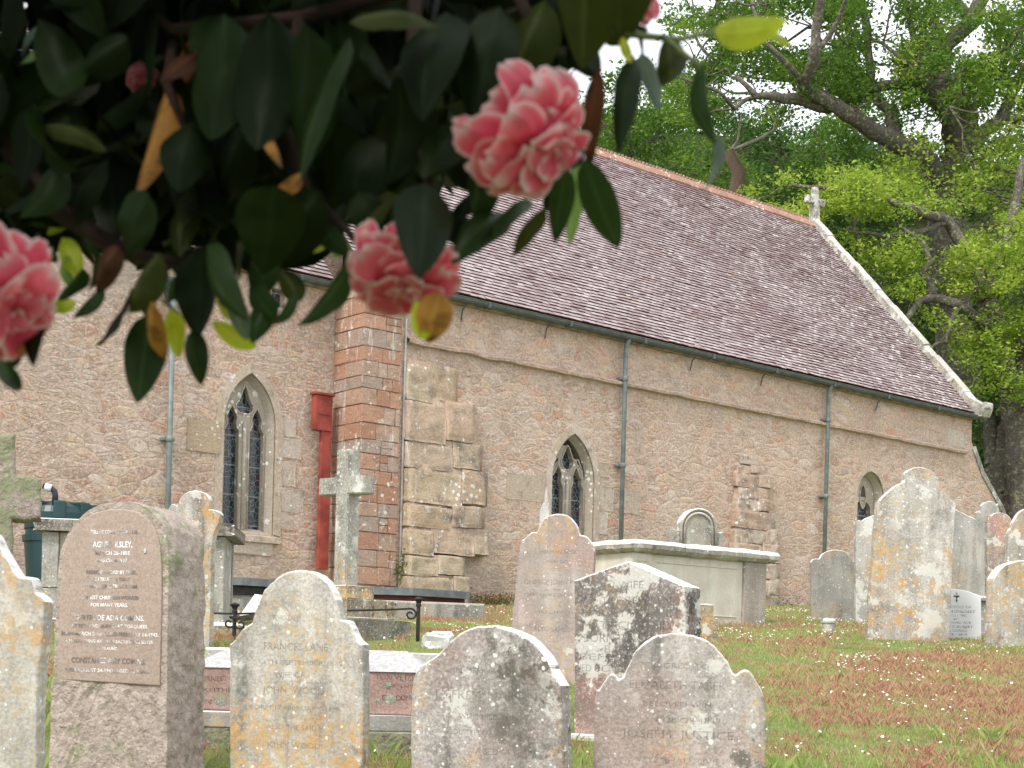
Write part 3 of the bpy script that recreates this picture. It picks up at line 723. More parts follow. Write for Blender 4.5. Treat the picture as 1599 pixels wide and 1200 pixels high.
tag(blades(80000, (7.0, 29), .034, 'sorrel', M_SOR, lambda r: random.random(), lambda r: r > .1 + random.random() * 1.1, .0011, .9), 'rust red sorrel in flower among the turf', 'sorrel')
tag(blades(2600, (7.4, 10.5), .07, 'tall_grass', M_GRASS, lambda r: random.uniform(.05, .5), lambda r: r < .1 and random.random() < .3, .0014, .9), 'longer grass growing round the nearer tombs', 'grass')
# daisies
mb = MB(); cnt = 0; V = []; Fc = []; C = []
while cnt < 2600:
    y = 8 + 20 * random.random() ** .8; px = random.uniform(-50, 1650); x = ray(px, 1000).x * y
    if noise.noise(Vector((x * .8, y * .6, 11))) + .5 * noise.noise(Vector((x * 3, y * 3, 1))) < random.uniform(-.1, .5): continue
    if redness(x, y) > .6 and random.random() < .7: continue
    q = MI @ Vector((x, y, 0))
    if y > 12.5 and q.y > -.1 and q.x < LEN + 1: continue
    z = gz_at(x, y) + random.uniform(.035, .055); r = random.uniform(.006, .0115); nb = len(V)
    tl = Vector((random.gauss(0, .35), random.gauss(-.3, .35), 1)).normalized(); e = tl.cross(Vector((1, 0, 0))).normalized(); g2 = tl.cross(e)
    for k in range(8):
        a = 2 * PI * k / 8; V.append(Vector((x, y, z)) + (e * math.cos(a) + g2 * math.sin(a)) * r * random.uniform(.8, 1.15))
    V.append(Vector((x, y, z)) + tl * .004)
    for k in range(8): Fc.append([nb + k, nb + (k + 1) % 8, nb + 8]); C.append(.8)
    cnt += 1
M_DAISY = m_plain('daisy_white', (.80, .80, .76), .8, .1, 0, .05)
tag(obj('daisies', V, Fc, M_DAISY), 'small white daisies scattered over the turf', 'daisies', kind='stuff')

# ---------------------------------------------------------------- gravestones
class Frame:
    """vertical plane of a stone's face: yaw>0 turns the face towards the photo's right"""
    def __init__(s, px, py, Y, yaw=0.0):
        s.P = at(px, py, Y); a = math.radians(yaw); s.n = Vector((math.sin(a), -math.cos(a), 0)); s.s = Vector((math.cos(a), math.sin(a), 0))
    def st(s, px, py):
        p = hit(px, py, s.P, s.n); return ((p - s.P).dot(s.s), p.z)
    def w(s, a, d, z):       # s coordinate, depth behind the face, height
        q = s.P + s.s * a - s.n * d; return Vector((q.x, q.y, z))
def slab(fr, pts, thick, rag=.002, bev=.008, back_in=0.0):
    """closed stone body from an outline in photo pixels"""
    p = [fr.st(x, y) for x, y in catmull(pts, 3.0)]
    q = [p[0]]
    for a in p[1:]:
        if math.hypot(a[0] - q[-1][0], a[1] - q[-1][1]) > .006: q.append(a)
    p = q; n = len(p); seed = random.uniform(0, 99)
    # subdivide long runs so edges can be uneven
    r = []
    for i in range(n):
        a, b = p[i], p[(i + 1) % n]; L = math.hypot(b[0] - a[0], b[1] - a[1]); k = max(1, int(L / .03)) if i < n - 1 else 1
        for j in range(k): r.append((a[0] + (b[0] - a[0]) * j / k, a[1] + (b[1] - a[1]) * j / k))
    p = r; n = len(p)
    nrm = []
    for i in range(n):
        a, b = p[i - 1], p[(i + 1) % n]; t = (b[0] - a[0], b[1] - a[1]); L = math.hypot(*t) or 1; nrm.append((t[1] / L, -t[0] / L))
    area = sum(p[i][0] * p[(i + 1) % n][1] - p[(i + 1) % n][0] * p[i][1] for i in range(n))
    sg = 1 if area > 0 else -1
    def off(i, d, k):
        e = rag * (2.2 * noise.noise(Vector((p[i][0] * 14, p[i][1] * 14, seed))) + 1.6 * noise.noise(Vector((p[i][0] * 45, p[i][1] * 45, seed + k))))
        return (p[i][0] + nrm[i][0] * sg * (d + e), p[i][1] + nrm[i][1] * sg * (d + e))
    rings = [(-bev, 0), (-bev * .3, bev * .3), (0, bev), (0, thick * .5), (0, thick - bev), (-bev, thick)]
    V = []
    for k, (d, y) in enumerate(rings):
        for i in range(n):
            a, b = off(i, d, k * 0.3); V.append(fr.w(a, y, b))
    Fc = []
    for k in range(len(rings) - 1):
        for i in range(n):
            j = (i + 1) % n; q = [k * n + i, k * n + j, (k + 1) * n + j, (k + 1) * n + i]; Fc.append(q if sg < 0 else q[::-1])
    from mathutils.geometry import tessellate_polygon
    for k, flip in ((0, False), (len(rings) - 1, True)):
        ring = [((V[k * n + i] - fr.P).dot(fr.s), V[k * n + i].z) for i in range(n)]
        for t in tessellate_polygon([[Vector((x, y, 0)) for x, y in ring]]):
            a, b, c = t; ar = (ring[b][0] - ring[a][0]) * (ring[c][1] - ring[a][1]) - (ring[c][0] - ring[a][0]) * (ring[b][1] - ring[a][1])
            q = [k * n + i for i in (t if (ar > 0) else t[::-1])]; Fc.append(q[::-1] if flip else q)
    return V, Fc
_txt = {}
def text_mesh(fr, lines, depth=-.0015, bold=0.0):
    """lines: (string, px centre, py centre, cap height px, width px or None)"""
    V = []; Fc = []
    for s_, px, py, hp, wp in lines:
        cu = bpy.data.curves.new('t', 'FONT'); cu.body = s_; cu.size = 1; cu.align_x = 'CENTER'; cu.extrude = 0.0; cu.offset = bold; cu.resolution_u = 2
        to = bpy.data.objects.new('t', cu); COL.objects.link(to); dg = bpy.context.evaluated_depsgraph_get(); me = bpy.data.meshes.new_from_object(to.evaluated_get(dg))
        vs = [v.co.copy() for v in me.vertices]; fs = [list(p.vertices) for p in me.polygons]
        bpy.data.objects.remove(to); bpy.data.curves.remove(cu); bpy.data.meshes.remove(me)
        if not vs: continue
        c0 = fr.st(px, py); cu_ = fr.st(px, py - hp / 2); cd = fr.st(px, py + hp / 2); H = cu_[1] - cd[1]
        xa = min(v.x for v in vs); xb = max(v.x for v in vs); k = H / .70
        kx = k if wp is None else (fr.st(px + wp / 2, py)[0] - fr.st(px - wp / 2, py)[0]) / (xb - xa)
        nb = len(V)
        for v in vs: V.append(fr.w(c0[0] + (v.x - (xa + xb) / 2) * kx, depth, cd[1] + v.y * k))
        Fc += [[i + nb for i in f] for f in fs]
    return V, Fc
def m_letters(name, a, b, alpha=.75, sc=9):
    """worn paint in cut letters: patchy remains, the rest bare like the stone"""
    n = NT(name); co = n.obj_co(); f = n.rng(n.noise(co, sc, 4, .7), .42, .58)
    c = n.mix(f, a, b); b_ = n.n('ShaderNodeBsdfPrincipled'); n.set(b_.inputs['Base Color'], c); b_.inputs['Roughness'].default_value = .8; b_.inputs['Specular IOR Level'].default_value = .1
    tr = n.n('ShaderNodeBsdfTransparent'); wear = n.rng(n.noise(co, 40, 4, .7), .62, .40, 1 - alpha, 1.0)
    wear = n.math('MULTIPLY', wear, alpha) if alpha < .95 else 1.0; mx = n.n('ShaderNodeMixShader', i0=wear); n.t.links.new(tr.outputs[0], mx.inputs[1]); n.t.links.new(b_.outputs[0], mx.inputs[2]); n.t.links.new(mx.outputs[0], n.out.inputs[0]); return n.m
L_WORN = m_letters('worn_cut_letters', (.15, .14, .13), (.24, .22, .20), .42); L_FAINT = m_letters('faint_cut_letters', (.14, .12, .11), (.24, .21, .19), .5)
L_WHITE = m_letters('white_filled_letters', (.20, .16, .16), (.88, .89, .90), 1.0, 6); L_BLACK = m_letters('black_letters', (.03, .03, .035), (.06, .06, .07), .92)
def letters(fr, ln, mat, parent, name='inscription', bold=0.0):
    TV, TF = text_mesh(fr, [ln], bold=bold); return obj(name, TV, TF, mat, parent)
def stone(name, label, pts, Y, yaw, thick, mat, lines=None, lmat=None, ref=None, cat='gravestone', rag=.002, bev=.008, cap=None):
    xs_ = [q[0] for q in pts]; ys_ = [q[1] for q in pts]; px = (min(xs_) + max(xs_)) / 2; py = ref or min(ys_) + 60
    fr = Frame(px, py, Y, yaw); V, Fc = slab(fr, pts, thick, rag, bev)
    zg = G(fr.P.y) - .12
    # sink the feet into the turf whatever was traced
    zmin = min(v.z for v in V)
    if zmin > zg:
        zl = sorted(v.z for v in V); lo = zmin + .02
        V = [Vector((v.x, v.y, zg)) if v.z < lo else v for v in V]
    if not lines and not cap:
        o = obj(name, V, Fc, mat); tag(o, label, cat); return o, fr
    base = fr.w(0, thick / 2, zg + .12)
    r = empty(name, base, label, cat); obj('slab', V, Fc, mat, r)
    for ln in (lines or []): letters(fr, ln, lmat or L_WORN, r)
    return r, fr
S_A = m_stone('stone_lichen_gold', (.54, .51, .46), (.36, .34, .31), .9, .6, .7, .85, 1.0, .35, spots=.5)
S_B = m_stone('stone_grey_gold', (.46, .43, .41), (.28, .26, .245), .72, .8, .8, 1.0, 1.0, .45, .3, spots=.8)
S_C = m_stone('stone_rosy_grey', (.50, .46, .43), (.35, .315, .29), .5, .7, .7, 1.0, 1.0, .35, .35, spots=.8)
S_D = m_stone('stone_pale_rose', (.46, .40, .37), (.37, .32, .295), .45, .4, .25, .8, 1.0, .2, .3, spots=.55)
S_E = m_stone('stone_black_streaked', (.30, .27, .25), (.15, .135, .125), .12, .95, 1.0, 1.0, .9, .5, .7, spots=.6)
S_F = m_stone('stone_grey_far', (.44, .42, .37), (.33, .31, .27), .55, .5, .4, .95, .8, .3, spots=.7)
S_G = m_stone('stone_heavy_lichen', (.52, .50, .46), (.37, .355, .33), .72, .95, .4, .9, .75, .4, spots=1.0)
S_H = m_stone('stone_plain_grey', (.42, .41, .38), (.31, .30, .28), .15, .35, .3, 1.0, .9, .25, spots=.4)
S_P = m_stone('plinth_mossy', (.30, .285, .22), (.19, .18, .14), .70, .7, .9, .9, 1.0, .4, spots=.7)
S_W = m_stone('stone_whitened', (.66, .66, .63), (.50, .49, .46), .0, .5, .2, 1.0, 1.0, .25, spots=.4)

stone('gravestone', 'tall shouldered gravestone blotched with gold lichen, FRANCES LANE cut across it',
      [(358, 1310, 1), (359, 1007, 1), (367, 999), (377, 984), (393, 972, 1), (397, 960), (404, 942), (415, 920), (432, 903), (456, 892), (480, 891), (502, 900), (517, 920), (527, 942), (531, 968, 1), (543, 971), (551, 985), (557, 999), (567, 1007, 1), (568, 1310, 1)],
      6.8, -14, .09, S_A, [('FRANCES LANE', 462, 1010, 12, 100), ('WHO DIED', 447, 965, 8, 44), ('13TH SEPTEMBER 1832', 470, 1035, 7, 130), ('WIFE OF', 452, 1054, 9, 46), ('JOHN  WOOD', 458, 1078, 11, 96), ('BORN 17 FEBRUARY 1790', 460, 1106, 7, 140), ('ALSO THE SAID', 455, 1136, 8, 78), ('JOHN WOOD', 458, 1164, 9, 84)], L_WORN)
stone('gravestone', 'broad round-topped gravestone with a white crest, middle of the three front row stones',
      [(640, 1310, 1), (642, 1110), (646, 1061), (656, 1040, 1), (668, 1033), (684, 1022), (706, 998), (733, 982), (762, 977), (790, 981), (815, 991), (834, 1006), (852, 1028), (862, 1050), (876, 1071, 1), (880, 1310, 1)],
      6.2, -21, .12, S_B, [('IN MEMORY OF', 757, 1048, 9, 96), ('JEFFREY  MARTIN', 757, 1086, 14, 160), ('WHO DIED THE', 760, 1120, 8, 88), ('FOURTH DAY OF JUNE', 765, 1145, 8, 130), ('AGED 64 YEARS', 790, 1175, 11, 96)], L_WORN)
stone('gravestone', 'rosy grey gravestone with a round head between two small horned shoulders, ELIZABETH on it',
      [(925, 1310, 1), (929, 1103), (938, 1076), (949, 1057), (957, 1052), (966, 1062, 1), (973, 1056), (981, 1042), (994, 1016), (1018, 997), (1052, 989), (1089, 994), (1115, 1009), (1134, 1031), (1145, 1053), (1152, 1053, 1), (1160, 1047), (1170, 1048), (1180, 1062), (1190, 1082), (1196, 1095, 1), (1198, 1310, 1)],
      6.5, -6, .10, S_C, [('SACRED TO', 1062, 1040, 8, 90), ('ELIZABETH TABER', 1058, 1070, 13, 150), ('BELOVED WIFE', 1060, 1100, 8, 110), ('1828 OR 1829', 1075, 1125, 9, 100), ('JOSEPH  JUSTICE', 1058, 1147, 13, 175), ('YE SHALL LIVE', 1065, 1188, 9, 110)], L_WORN)
stone('gravestone', 'pale rose gravestone with a small rounded head, GEORGE JOHN cut across it',
      [(796, 1075, 1), (798, 990), (804, 925), (812, 853), (818, 842), (830, 832), (838, 832, 1), (843, 822), (850, 810), (863, 804), (878, 803), (892, 809), (900, 822), (905, 836, 1), (915, 838), (923, 849), (928, 861, 1), (925, 960), (921, 1075, 1)],
      11.4, -14, .07, S_D, [('HERMAN ROSE', 872, 862, 6, 56), ('WHO DIED', 872, 877, 5, 36), ('GEORGE JOHN ROSE', 866, 909, 8, 96), ('OF THIS', 862, 921, 4, 26), ('PARISH WHO DEPARTED', 864, 929, 5, 92), ('MARCH 1836', 866, 956, 5, 60), ('ALSO SAMSON', 866, 983, 7, 66)], L_WORN, ref=930)
r_, fr_ = stone('gravestone', 'thick gabled gravestone, black streaked below a white lichened sloping top',
      [(896, 1185, 1), (897, 907, 1), (981, 876, 1), (1069, 916, 1), (1072, 1185, 1)],
      8.8, -30, .23, S_E, [('ALSO OF', 962, 892, 6, 40), ('WIFE', 985, 913, 12, 40), ('OF THE REVEREND', 986, 938, 13, 150), ('HARVEY SKINNER', 984, 957, 13, 150), ('MATRICIO AND', 978, 977, 14, 138), ('BORN DEVONA', 976, 997, 13, 130), ('BAKER', 974, 1014, 12, 60), ('BEFORE', 950, 1026, 10, 90), ('DIED OCTOBER 14', 950, 1044, 11, 110)], L_WORN, ref=960)
fb = Frame(985, 960, 8.8, -30)
a0 = fb.st(890, 1165)[0]; a1 = fb.st(1080, 1165)[0]; zb_ = G(8.8) - .1
mb = MB(); mb.box(a0, a1, -.10, .34, zb_, zb_ + .135, bev=.012, jit=.003); V = [fb.w(x, y, z) for x, y, z in mb.v]; obj('base', V, mb.f, S_W, r_)
# thin lichened footstone with stepped edge behind the gabled stone
stone('footstone', 'narrow dark footstone with golden lichen and stepped side, beside the chest tomb', [(1088, 1012, 1), (1088, 944, 1), (1103, 943), (1114, 945, 1), (1115, 962), (1121, 966, 1), (1122, 1012, 1)], 13.4, 10, .10, S_P, ref=970)
stone('gravestone', 'slim white pinnacle showing between the church wall and the rose gravestone', [(838, 980, 1), (842, 818), (846, 790, 1), (848, 786), (850, 785, 1), (851, 772), (853, 761), (855, 772), (856, 785, 1), (858, 787), (857, 792, 1), (858, 818), (864, 980, 1)], 19, 0, .11, S_W, ref=800)
# right-hand group
stone('gravestone', 'biggest gravestone at the right, thickly speckled with gold and white lichen',
      [(1355, 1010, 1), (1357, 960), (1364, 870), (1371, 790), (1375, 781), (1390, 766), (1402, 757), (1412, 752), (1415, 738), (1429, 730), (1448, 732), (1461, 741), (1469, 757), (1478, 772), (1492, 787), (1492, 795, 1), (1488, 867), (1482, 1010, 1)], 16.4, 4, .12, S_G, ref=850)
stone('gravestone', 'low grey gravestone with a white-rimmed round head, nearest the chest tomb on its right',
      [(1267, 985, 1), (1267, 905), (1267, 878, 1), (1271, 873), (1280, 873, 1), (1285, 865), (1299, 859), (1315, 860), (1326, 866), (1332, 876, 1), (1337, 878, 1), (1335, 985, 1)], 21.8, 3, .10, S_H, ref=900)
stone('gravestone', 'tall gravestone with a white upper half, half hidden behind the biggest gravestone',
      [(1337, 985, 1), (1337, 830), (1347, 813), (1360, 806), (1375, 804), (1390, 809), (1400, 822), (1402, 985, 1)], 21.2, 0, .12, m_stone('stone_white_head', (.45, .44, .41), (.35, .34, .32), .3, 1.3, .3, 1.0, .8, .2, spots=1.0), ref=900)
stone('gravestone', 'smooth grey pillar gravestone with a slanting white top, right of the biggest gravestone',
      [(1478, 945, 1), (1478, 800, 1), (1493, 796, 1), (1524, 811, 1), (1527, 945, 1)], 20.5, 2, .2, S_H, ref=860)
stone('gravestone', 'grey gravestone with a narrow domed head, standing at the back of the right-hand group',
      [(1524, 945, 1), (1524, 812), (1531, 800), (1533, 790), (1539, 784), (1549, 783), (1556, 789), (1560, 800), (1562, 945, 1)], 23.0, 0, .12, S_H, ref=860)
stone('gravestone', 'pinkish gravestone with a low wavy head, in front of the domed one',
      [(1542, 945, 1), (1542, 815), (1548, 806), (1556, 801), (1568, 802), (1577, 808), (1583, 820), (1590, 822), (1592, 945, 1)], 21.4, 0, .12, m_stone('stone_pink_grey', (.42, .34, .32), (.32, .27, .25), .3, .8, .4, 1.0, .8, .3, .8, spots=.8), ref=870)
stone('gravestone', 'white-rimmed gravestone cut off by the right edge, behind the golden round-topped one',
      [(1573, 945, 1), (1574, 845), (1580, 822), (1590, 803), (1605, 793), (1625, 792), (1645, 803), (1655, 822), (1660, 945, 1)], 18.8, 0, .12, S_F, ref=870)
stone('gravestone', 'round-topped golden lichened gravestone at the right edge, nearest the red sorrel',
      [(1549, 1020, 1), (1552, 925), (1554, 903), (1566, 886), (1587, 877), (1612, 875), (1638, 882), (1652, 900), (1656, 925), (1660, 1020, 1)], 16.0, 18, .14, S_A, ref=930)
rm, frm = stone('marble_headstone', 'small clean white marble headstone with a black cross, beside the biggest gravestone',
      [(1462, 1003, 1), (1462, 926, 1), (1474, 921), (1490, 920), (1512, 924), (1532, 931, 1), (1532, 1003, 1)], 17.2, -14, .13, m_plain('white_marble', (.80, .81, .83), .45, .4, 0, .04, 3, .02),
      [('IN MEMORY OF', 1493, 948, 4.2, 47), ('JOHN D\'AUBERT', 1496, 955, 4.2, 53), ('1904 - 1982', 1496, 961.5, 3.6, 28), ('AND', 1493, 967, 3.2, 9), ('HIS LOVING WIFE', 1493, 972.5, 3.4, 46), ('MARY D\'AUBERT', 1493, 979, 4.2, 52), ('nee CROSIER', 1493, 985, 3.6, 34), ('1909 - 2000', 1493, 991, 3.6, 34)], L_BLACK, ref=960, bev=.006, rag=.0004)
V = []; Fc = []
for (a, b, c_, d) in ((1492.6, 1494.8, 926, 942), (1489.2, 1492.5, 930.2, 932.6), (1494.9, 1498.2, 930.2, 932.6)):
    q = [frm.st(a, c_), frm.st(b, c_), frm.st(b, d), frm.st(a, d)]; nb = len(V)
    V += [frm.w(s_, -.003, t) for s_, t in q] + [frm.w(s_, .001, t) for s_, t in q]; Fc += [[nb + 3, nb + 2, nb + 1, nb], [nb, nb + 1, nb + 5, nb + 4], [nb + 1, nb + 2, nb + 6, nb + 5], [nb + 2, nb + 3, nb + 7, nb + 6], [nb + 3, nb, nb + 4, nb + 7]]
obj('cross_emblem', V, Fc, L_BLACK, rm)
# grey ledger block behind the marble headstone
p = at(1542, 945, 18.6); mb = MB(); mb.box(p.x - .35, p.x + .14, 18.6, 19.0, G(18.6) - .1, p.z + .04, bev=.02, jit=.004); mb.box(p.x - .42, p.x + .20, 18.52, 19.08, p.z + .042, p.z + .10, bev=.02)
tag(mb.build('tomb', S_H), 'low grey tomb block just behind the white marble headstone', 'tomb')
# vase
p = ghit(1294, 986); mb = MB(); mb.tube([p + Vector((0, 0, -.03)), p + Vector((0, 0, .09)), p + Vector((0, 0, .10)), p + Vector((0, 0, .125))], [.06, .075, .09, .09], 14)
v = empty('grave_vase', p, 'small white grave vase in the turf before the low grey gravestone', 'vase'); mb.build('bowl', S_W, v, smooth=False)
mb = MB(); 
for k in range(9): a = k * .7; mb.box(p.x + .05 * math.cos(a) - .02, p.x + .05 * math.cos(a) + .02, p.y + .05 * math.sin(a) - .02, p.y + .05 * math.sin(a) + .02, p.z + .115, p.z + .15, bev=.012)
mb.build('flower_heads', M_DAISY, v)
# left-hand group
stone('gravestone', 'leaning gold-lichened gravestone with a white crown and one shoulder, behind the pink granite headstone',
      [(262, 960, 1), (262, 795, 1), (268, 787), (277, 790, 1), (281, 780), (290, 770), (305, 766), (319, 770), (326, 780), (326, 796, 1), (334, 796), (343, 801), (342, 815, 1), (331, 850), (328, 960, 1)], 13.4, -10, .10, S_A, ref=850)
stone('gravestone', 'half-seen pale gravestone at the left edge with orange lichen and a sloping shoulder',
      [(-150, 1330, 1), (-140, 940), (-125, 915), (-100, 900), (-60, 850), (-20, 830), (0, 857), (14, 880), (26, 898), (46, 902), (50, 908), (55, 924), (66, 934), (70, 940, 1), (65, 1010), (58, 1100), (54, 1330, 1)], 5.9, -4, .10, m_stone('stone_pale_left', (.52, .50, .45), (.40, .38, .34), .6, .9, .3, 1.0, .8, .3, spots=.9), ref=1000)
# big rough granite cross at left edge
fr = Frame(-15, 780, 8.6, 18); S_X = m_granite('granite_mossy', (.56, .47, .42), (.36, .29, .25), .95, 1.0, 26, .3, .62)
V, Fc = slab(fr, [(-52, 1230, 1), (-46, 815, 1), (-100, 813, 1), (-102, 745, 1), (-46, 742, 1), (-44, 680, 1), (24, 678, 1), (24, 740, 1), (64, 748, 1), (65, 811, 1), (20, 812, 1), (27, 1230, 1)], .24, .0035, .02)
tag(obj('granite_cross', V, Fc, S_X), 'rough pink granite cross with green lichen, one arm reaching in at the left edge', 'cross')
# ---------------------------------------------------------------- pink granite headstone with polished panel
fr = Frame(170, 950, 7.0, -17)
M_ROCK = m_granite('granite_rock_faced', (.64, .54, .475), (.46, .375, .325), .92, .9, 30, .2, .12); M_POL = m_granite('granite_polished', (.40, .31, .26), (.355, .275, .225), .5, .05, 20, .22)
hs = empty('granite_headstone', fr.w(0, .16, G(7.0)), 'pink granite headstone with rock-faced sides and a smooth lettered panel under an arched top', 'gravestone')
def rock_slab(fr, pts, thick, amp):
    """rounded, hewn body: nested rings on the front and displaced sides"""
    p = [fr.st(x, y) for x, y in catmull(pts, 3)]
    r = []
    for i in range(len(p)):
        a, b = p[i], p[(i + 1) % len(p)]; L = math.hypot(b[0] - a[0], b[1] - a[1]); k = max(1, int(L / .02))
        for j in range(k): r.append((a[0] + (b[0] - a[0]) * j / k, a[1] + (b[1] - a[1]) * j / k))
    p = r; n = len(p); cx = sum(q[0] for q in p) / n; cz = sum(q[1] for q in p) / n
    V = []; rings = [(f_, 0.0) for f_ in (.05, .2, .35, .5, .65, .78, .88, .95, 1.0)] + [(1.0, thick * q) for q in (.08, .2, .33, .46, .6, .73, .86, 1.0)] + [(.9, thick), (.5, thick), (.05, thick)]
    for k, (f_, d) in enumerate(rings):
        for q in p:
            a = cx + (q[0] - cx) * f_; b = cz + (q[1] - cz) * f_; side = k > 8
            nn = noise.noise(Vector((a * 9, b * 9, d * 9))) + .6 * noise.noise(Vector((a * 22, b * 22, d * 22 + 3)))
            if side: m = 1 + amp * nn * 1.6 + (.02 if 8 < k < 15 else 0); a = cx + (a - cx) * m; b = cz + (b - cz) * (1 + amp * nn * .5); dd = d
            else: dd = d - .004 - amp * .35 * (nn + .3) * (1 if b < fr_low else 0)
            V.append(fr.w(a, dd, b))
    Fc = [[k * n + i, k * n + (i + 1) % n, (k + 1) * n + (i + 1) % n, (k + 1) * n + i][::-1] for k in range(len(rings) - 1) for i in range(n)]
    Fc += [list(range(n)), [(len(rings) - 1) * n + i for i in range(n)][::-1]]
    return V, Fc
fr_low = fr.st(170, 1062)[1]
V, Fc = rock_slab(fr, [(73, 1290, 1), (82, 1100), (88, 960), (92, 890), (97, 858), (112, 826), (140, 797), (175, 785), (205, 784), (232, 795), (252, 818), (262, 850), (264, 900), (262, 1000), (261, 1290, 1)][::-1], .34, .035)
obj('body', V, Fc, M_ROCK, hs)
pp = [(89, 1061, 1), (91, 980), (95, 900), (100, 862), (114, 828), (140, 805), (172, 796), (202, 797), (228, 809), (245, 834), (251, 870), (252, 940), (249, 1071, 1)]
fp = Frame(170, 950, 6.985, -17); V, Fc = slab(fp, pp, .035, .0003, .004); pan = obj('panel', V, Fc, M_POL, hs)
TX = [('"TILL HE COME." 1 COR. 11.26.', 179, 831, 5.6, 74), ('AGNES  ILSLEY,', 176, 850.5, 9, 62), ('MARCH 28-1855', 176, 864, 5.6, 54), ('MARCH 9-1937', 175, 875.5, 5.6, 48),
      ('REDEEMED LORD BY THEE.-', 175, 894, 5.6, 80), ('THIS I TRUST IN THAT', 170, 905, 5.6, 64), ('ETERNAL LIFE... TRUST IN HIM', 174, 916, 5.6, 80), ('EARNEST CHRISTIAN WORKER', 172, 933.5, 5.6, 90), ('FOR MANY YEARS.', 171, 945, 5.6, 58),
      ('GERTRUDE ADA COMINS.', 171, 965, 8.2, 108), ('AT REST AND BURIED AT TORQUEES.', 171, 978, 5.4, 120), ('BORN MARCH 5-1865 DIED FEBRUARY 14-1943.', 171, 990.5, 5.8, 152), ('A MOST LOVING AND SELF-SACRIFICING SISTER', 170, 1002, 5, 138), ('AND AUNT.', 168, 1013, 4.6, 32),
      ('CONSTANCE AMY COMINS.', 169, 1032, 8.8, 116), ('DIED AUGUST 24-1943, AGED 72 YEARS.', 169, 1047.5, 5.6, 134)]
for ln in TX: letters(fp, ln, L_WHITE, pan, bold=.022)
V, Fc = text_mesh(fr, [('HUSHTON', 230, 1136, 4, 20)], -.022); obj('maker_mark', V, Fc, m_letters('pale_letters', (.62, .62, .6), (.5, .5, .48), .9), hs)
q = fp.st(227, 861); mb = MB(); mb.box(q[0] - .006, q[0] + .006, -.006, .0, q[1] - .009, q[1] + .009, bev=.003); obj('lichen_spot', [fp.w(*a) for a in mb.v], mb.f, S_W, pan)

# ---------------------------------------------------------------- framed tombs helper
def local_box(fr, a0, a1, d0, d1, z0, z1, bev=.01, jit=.003, c=.5):
    mb = MB(); mb.box(a0, a1, d0, d1, z0, z1, c, bev, jit); return [fr.w(*v) for v in mb.v], mb.f
def place(name, parent, mat, fr, *a, **k):
    V, Fc = local_box(fr, *a, **k); return obj(name, V, Fc, mat, parent)
# chest tomb on the right
fr = Frame(990, 845, 18.7, 36)      # long side recedes to the right
L_ = fr.st(1197, 870)[0]; zt = fr.st(990, 850)[1]; zg = G(19.2) - .15; D = 1.05
fl = (at(922, 845, 19.2))
ct = empty('chest_tomb', fr.w(L_ / 2, D / 2, G(19.6)), 'pale limestone chest tomb with inset side panels under a moulded grey slab', 'tomb')
S_T = m_stone('tomb_limestone', (.66, .61, .52), (.60, .56, .47), .0, .15, .12, .3, .6, .08, spots=.08); S_TP = m_stone('tomb_pilaster', (.44, .38, .33), (.36, .31, .27), .1, .3, .2, .5, .8, .3, spots=.35)
a_ = L_ + .0
place('side_panel', ct, S_T, fr, .30, a_ - .40, .025, .10, zg, zt - .10, bev=.004)
place('pilaster', ct, S_T, fr, -.02, .297, 0, .20, zg, zt - .10); place('pilaster', ct, S_TP, fr, a_ - .397, a_, -.01, .25, zg, zt - .10)
place('end_panel', ct, S_T, fr, -.012, .06, .205, D - .205, zg, zt - .10, bev=.004); place('pilaster', ct, S_T, fr, -.03, .2, D - .2, D, zg, zt - .10); place('rear_panel', ct, S_T, fr, .21, a_ - .01, D - .10, D - .01, zg, zt - .10)
place('end_panel', ct, S_TP, fr, a_ - .08, a_ - .012, .255, D - .12, zg, zt - .10)
V = []; Fc = []; prof = [(.02, -.10), (.07, -.085), (.115, -.05), (.125, .0), (.10, .045), (.03, .062)]
def ringpts(e): return [(-e, -e), (a_ + e, -e), (a_ + e, D + e), (-e, D + e)]
for e, z in prof: V += [fr.w(x + 0, y, zt + z) for x, y in ringpts(e)]
m = len(prof)
for k in range(m - 1): Fc += [[4 * k + i, 4 * k + (i + 1) % 4, 4 * k + 4 + (i + 1) % 4, 4 * k + 4 + i] for i in range(4)]
Fc += [[3, 2, 1, 0], [4 * m - 4, 4 * m - 3, 4 * m - 2, 4 * m - 1]]
bm = bmesh.new(); vv = [bm.verts.new(p) for p in V]; [bm.faces.new([vv[i] for i in f]) for f in Fc]
bmesh.ops.subdivide_edges(bm, edges=[e for e in bm.edges if e.calc_length() > .5], cuts=30)
for v in bm.verts: v.co += Vector((noise.noise(v.co * 6), noise.noise(v.co * 6 + Vector((5, 5, 5))), noise.noise(v.co * 5 + Vector((0, 9, 0))))) * .012
bmesh.ops.triangulate(bm, faces=[f for f in bm.faces if len(f.verts) > 4]); bm.verts.index_update()
obj('slab', [v.co[:] for v in bm.verts], [[v.index for v in f.verts] for f in bm.faces], m_stone('tomb_slab', (.50, .48, .42), (.36, .34, .29), .1, .7, .6, .9, .9, .35, spots=.4), ct); bm.free()
# raised fillets of the side panel
b0, b1 = .34, a_ - .44
for (x0, x1, z0, z1) in ((b0 + .06, b1 - .06, zt - .20, zt - .19), (b0 + .06, b1 - .06, zt - .82, zt - .81)): place('fillet', ct, S_T, fr, x0, x1, .012, .024, z0, z1, bev=.003, jit=0)
for (x0, x1) in ((.05, .245),):
    for z0 in (zt - .20, zt - .235): place('fillet', ct, S_T, fr, x0, x1, -.012, -.001, z0, z0 + .01, bev=.003, jit=0)
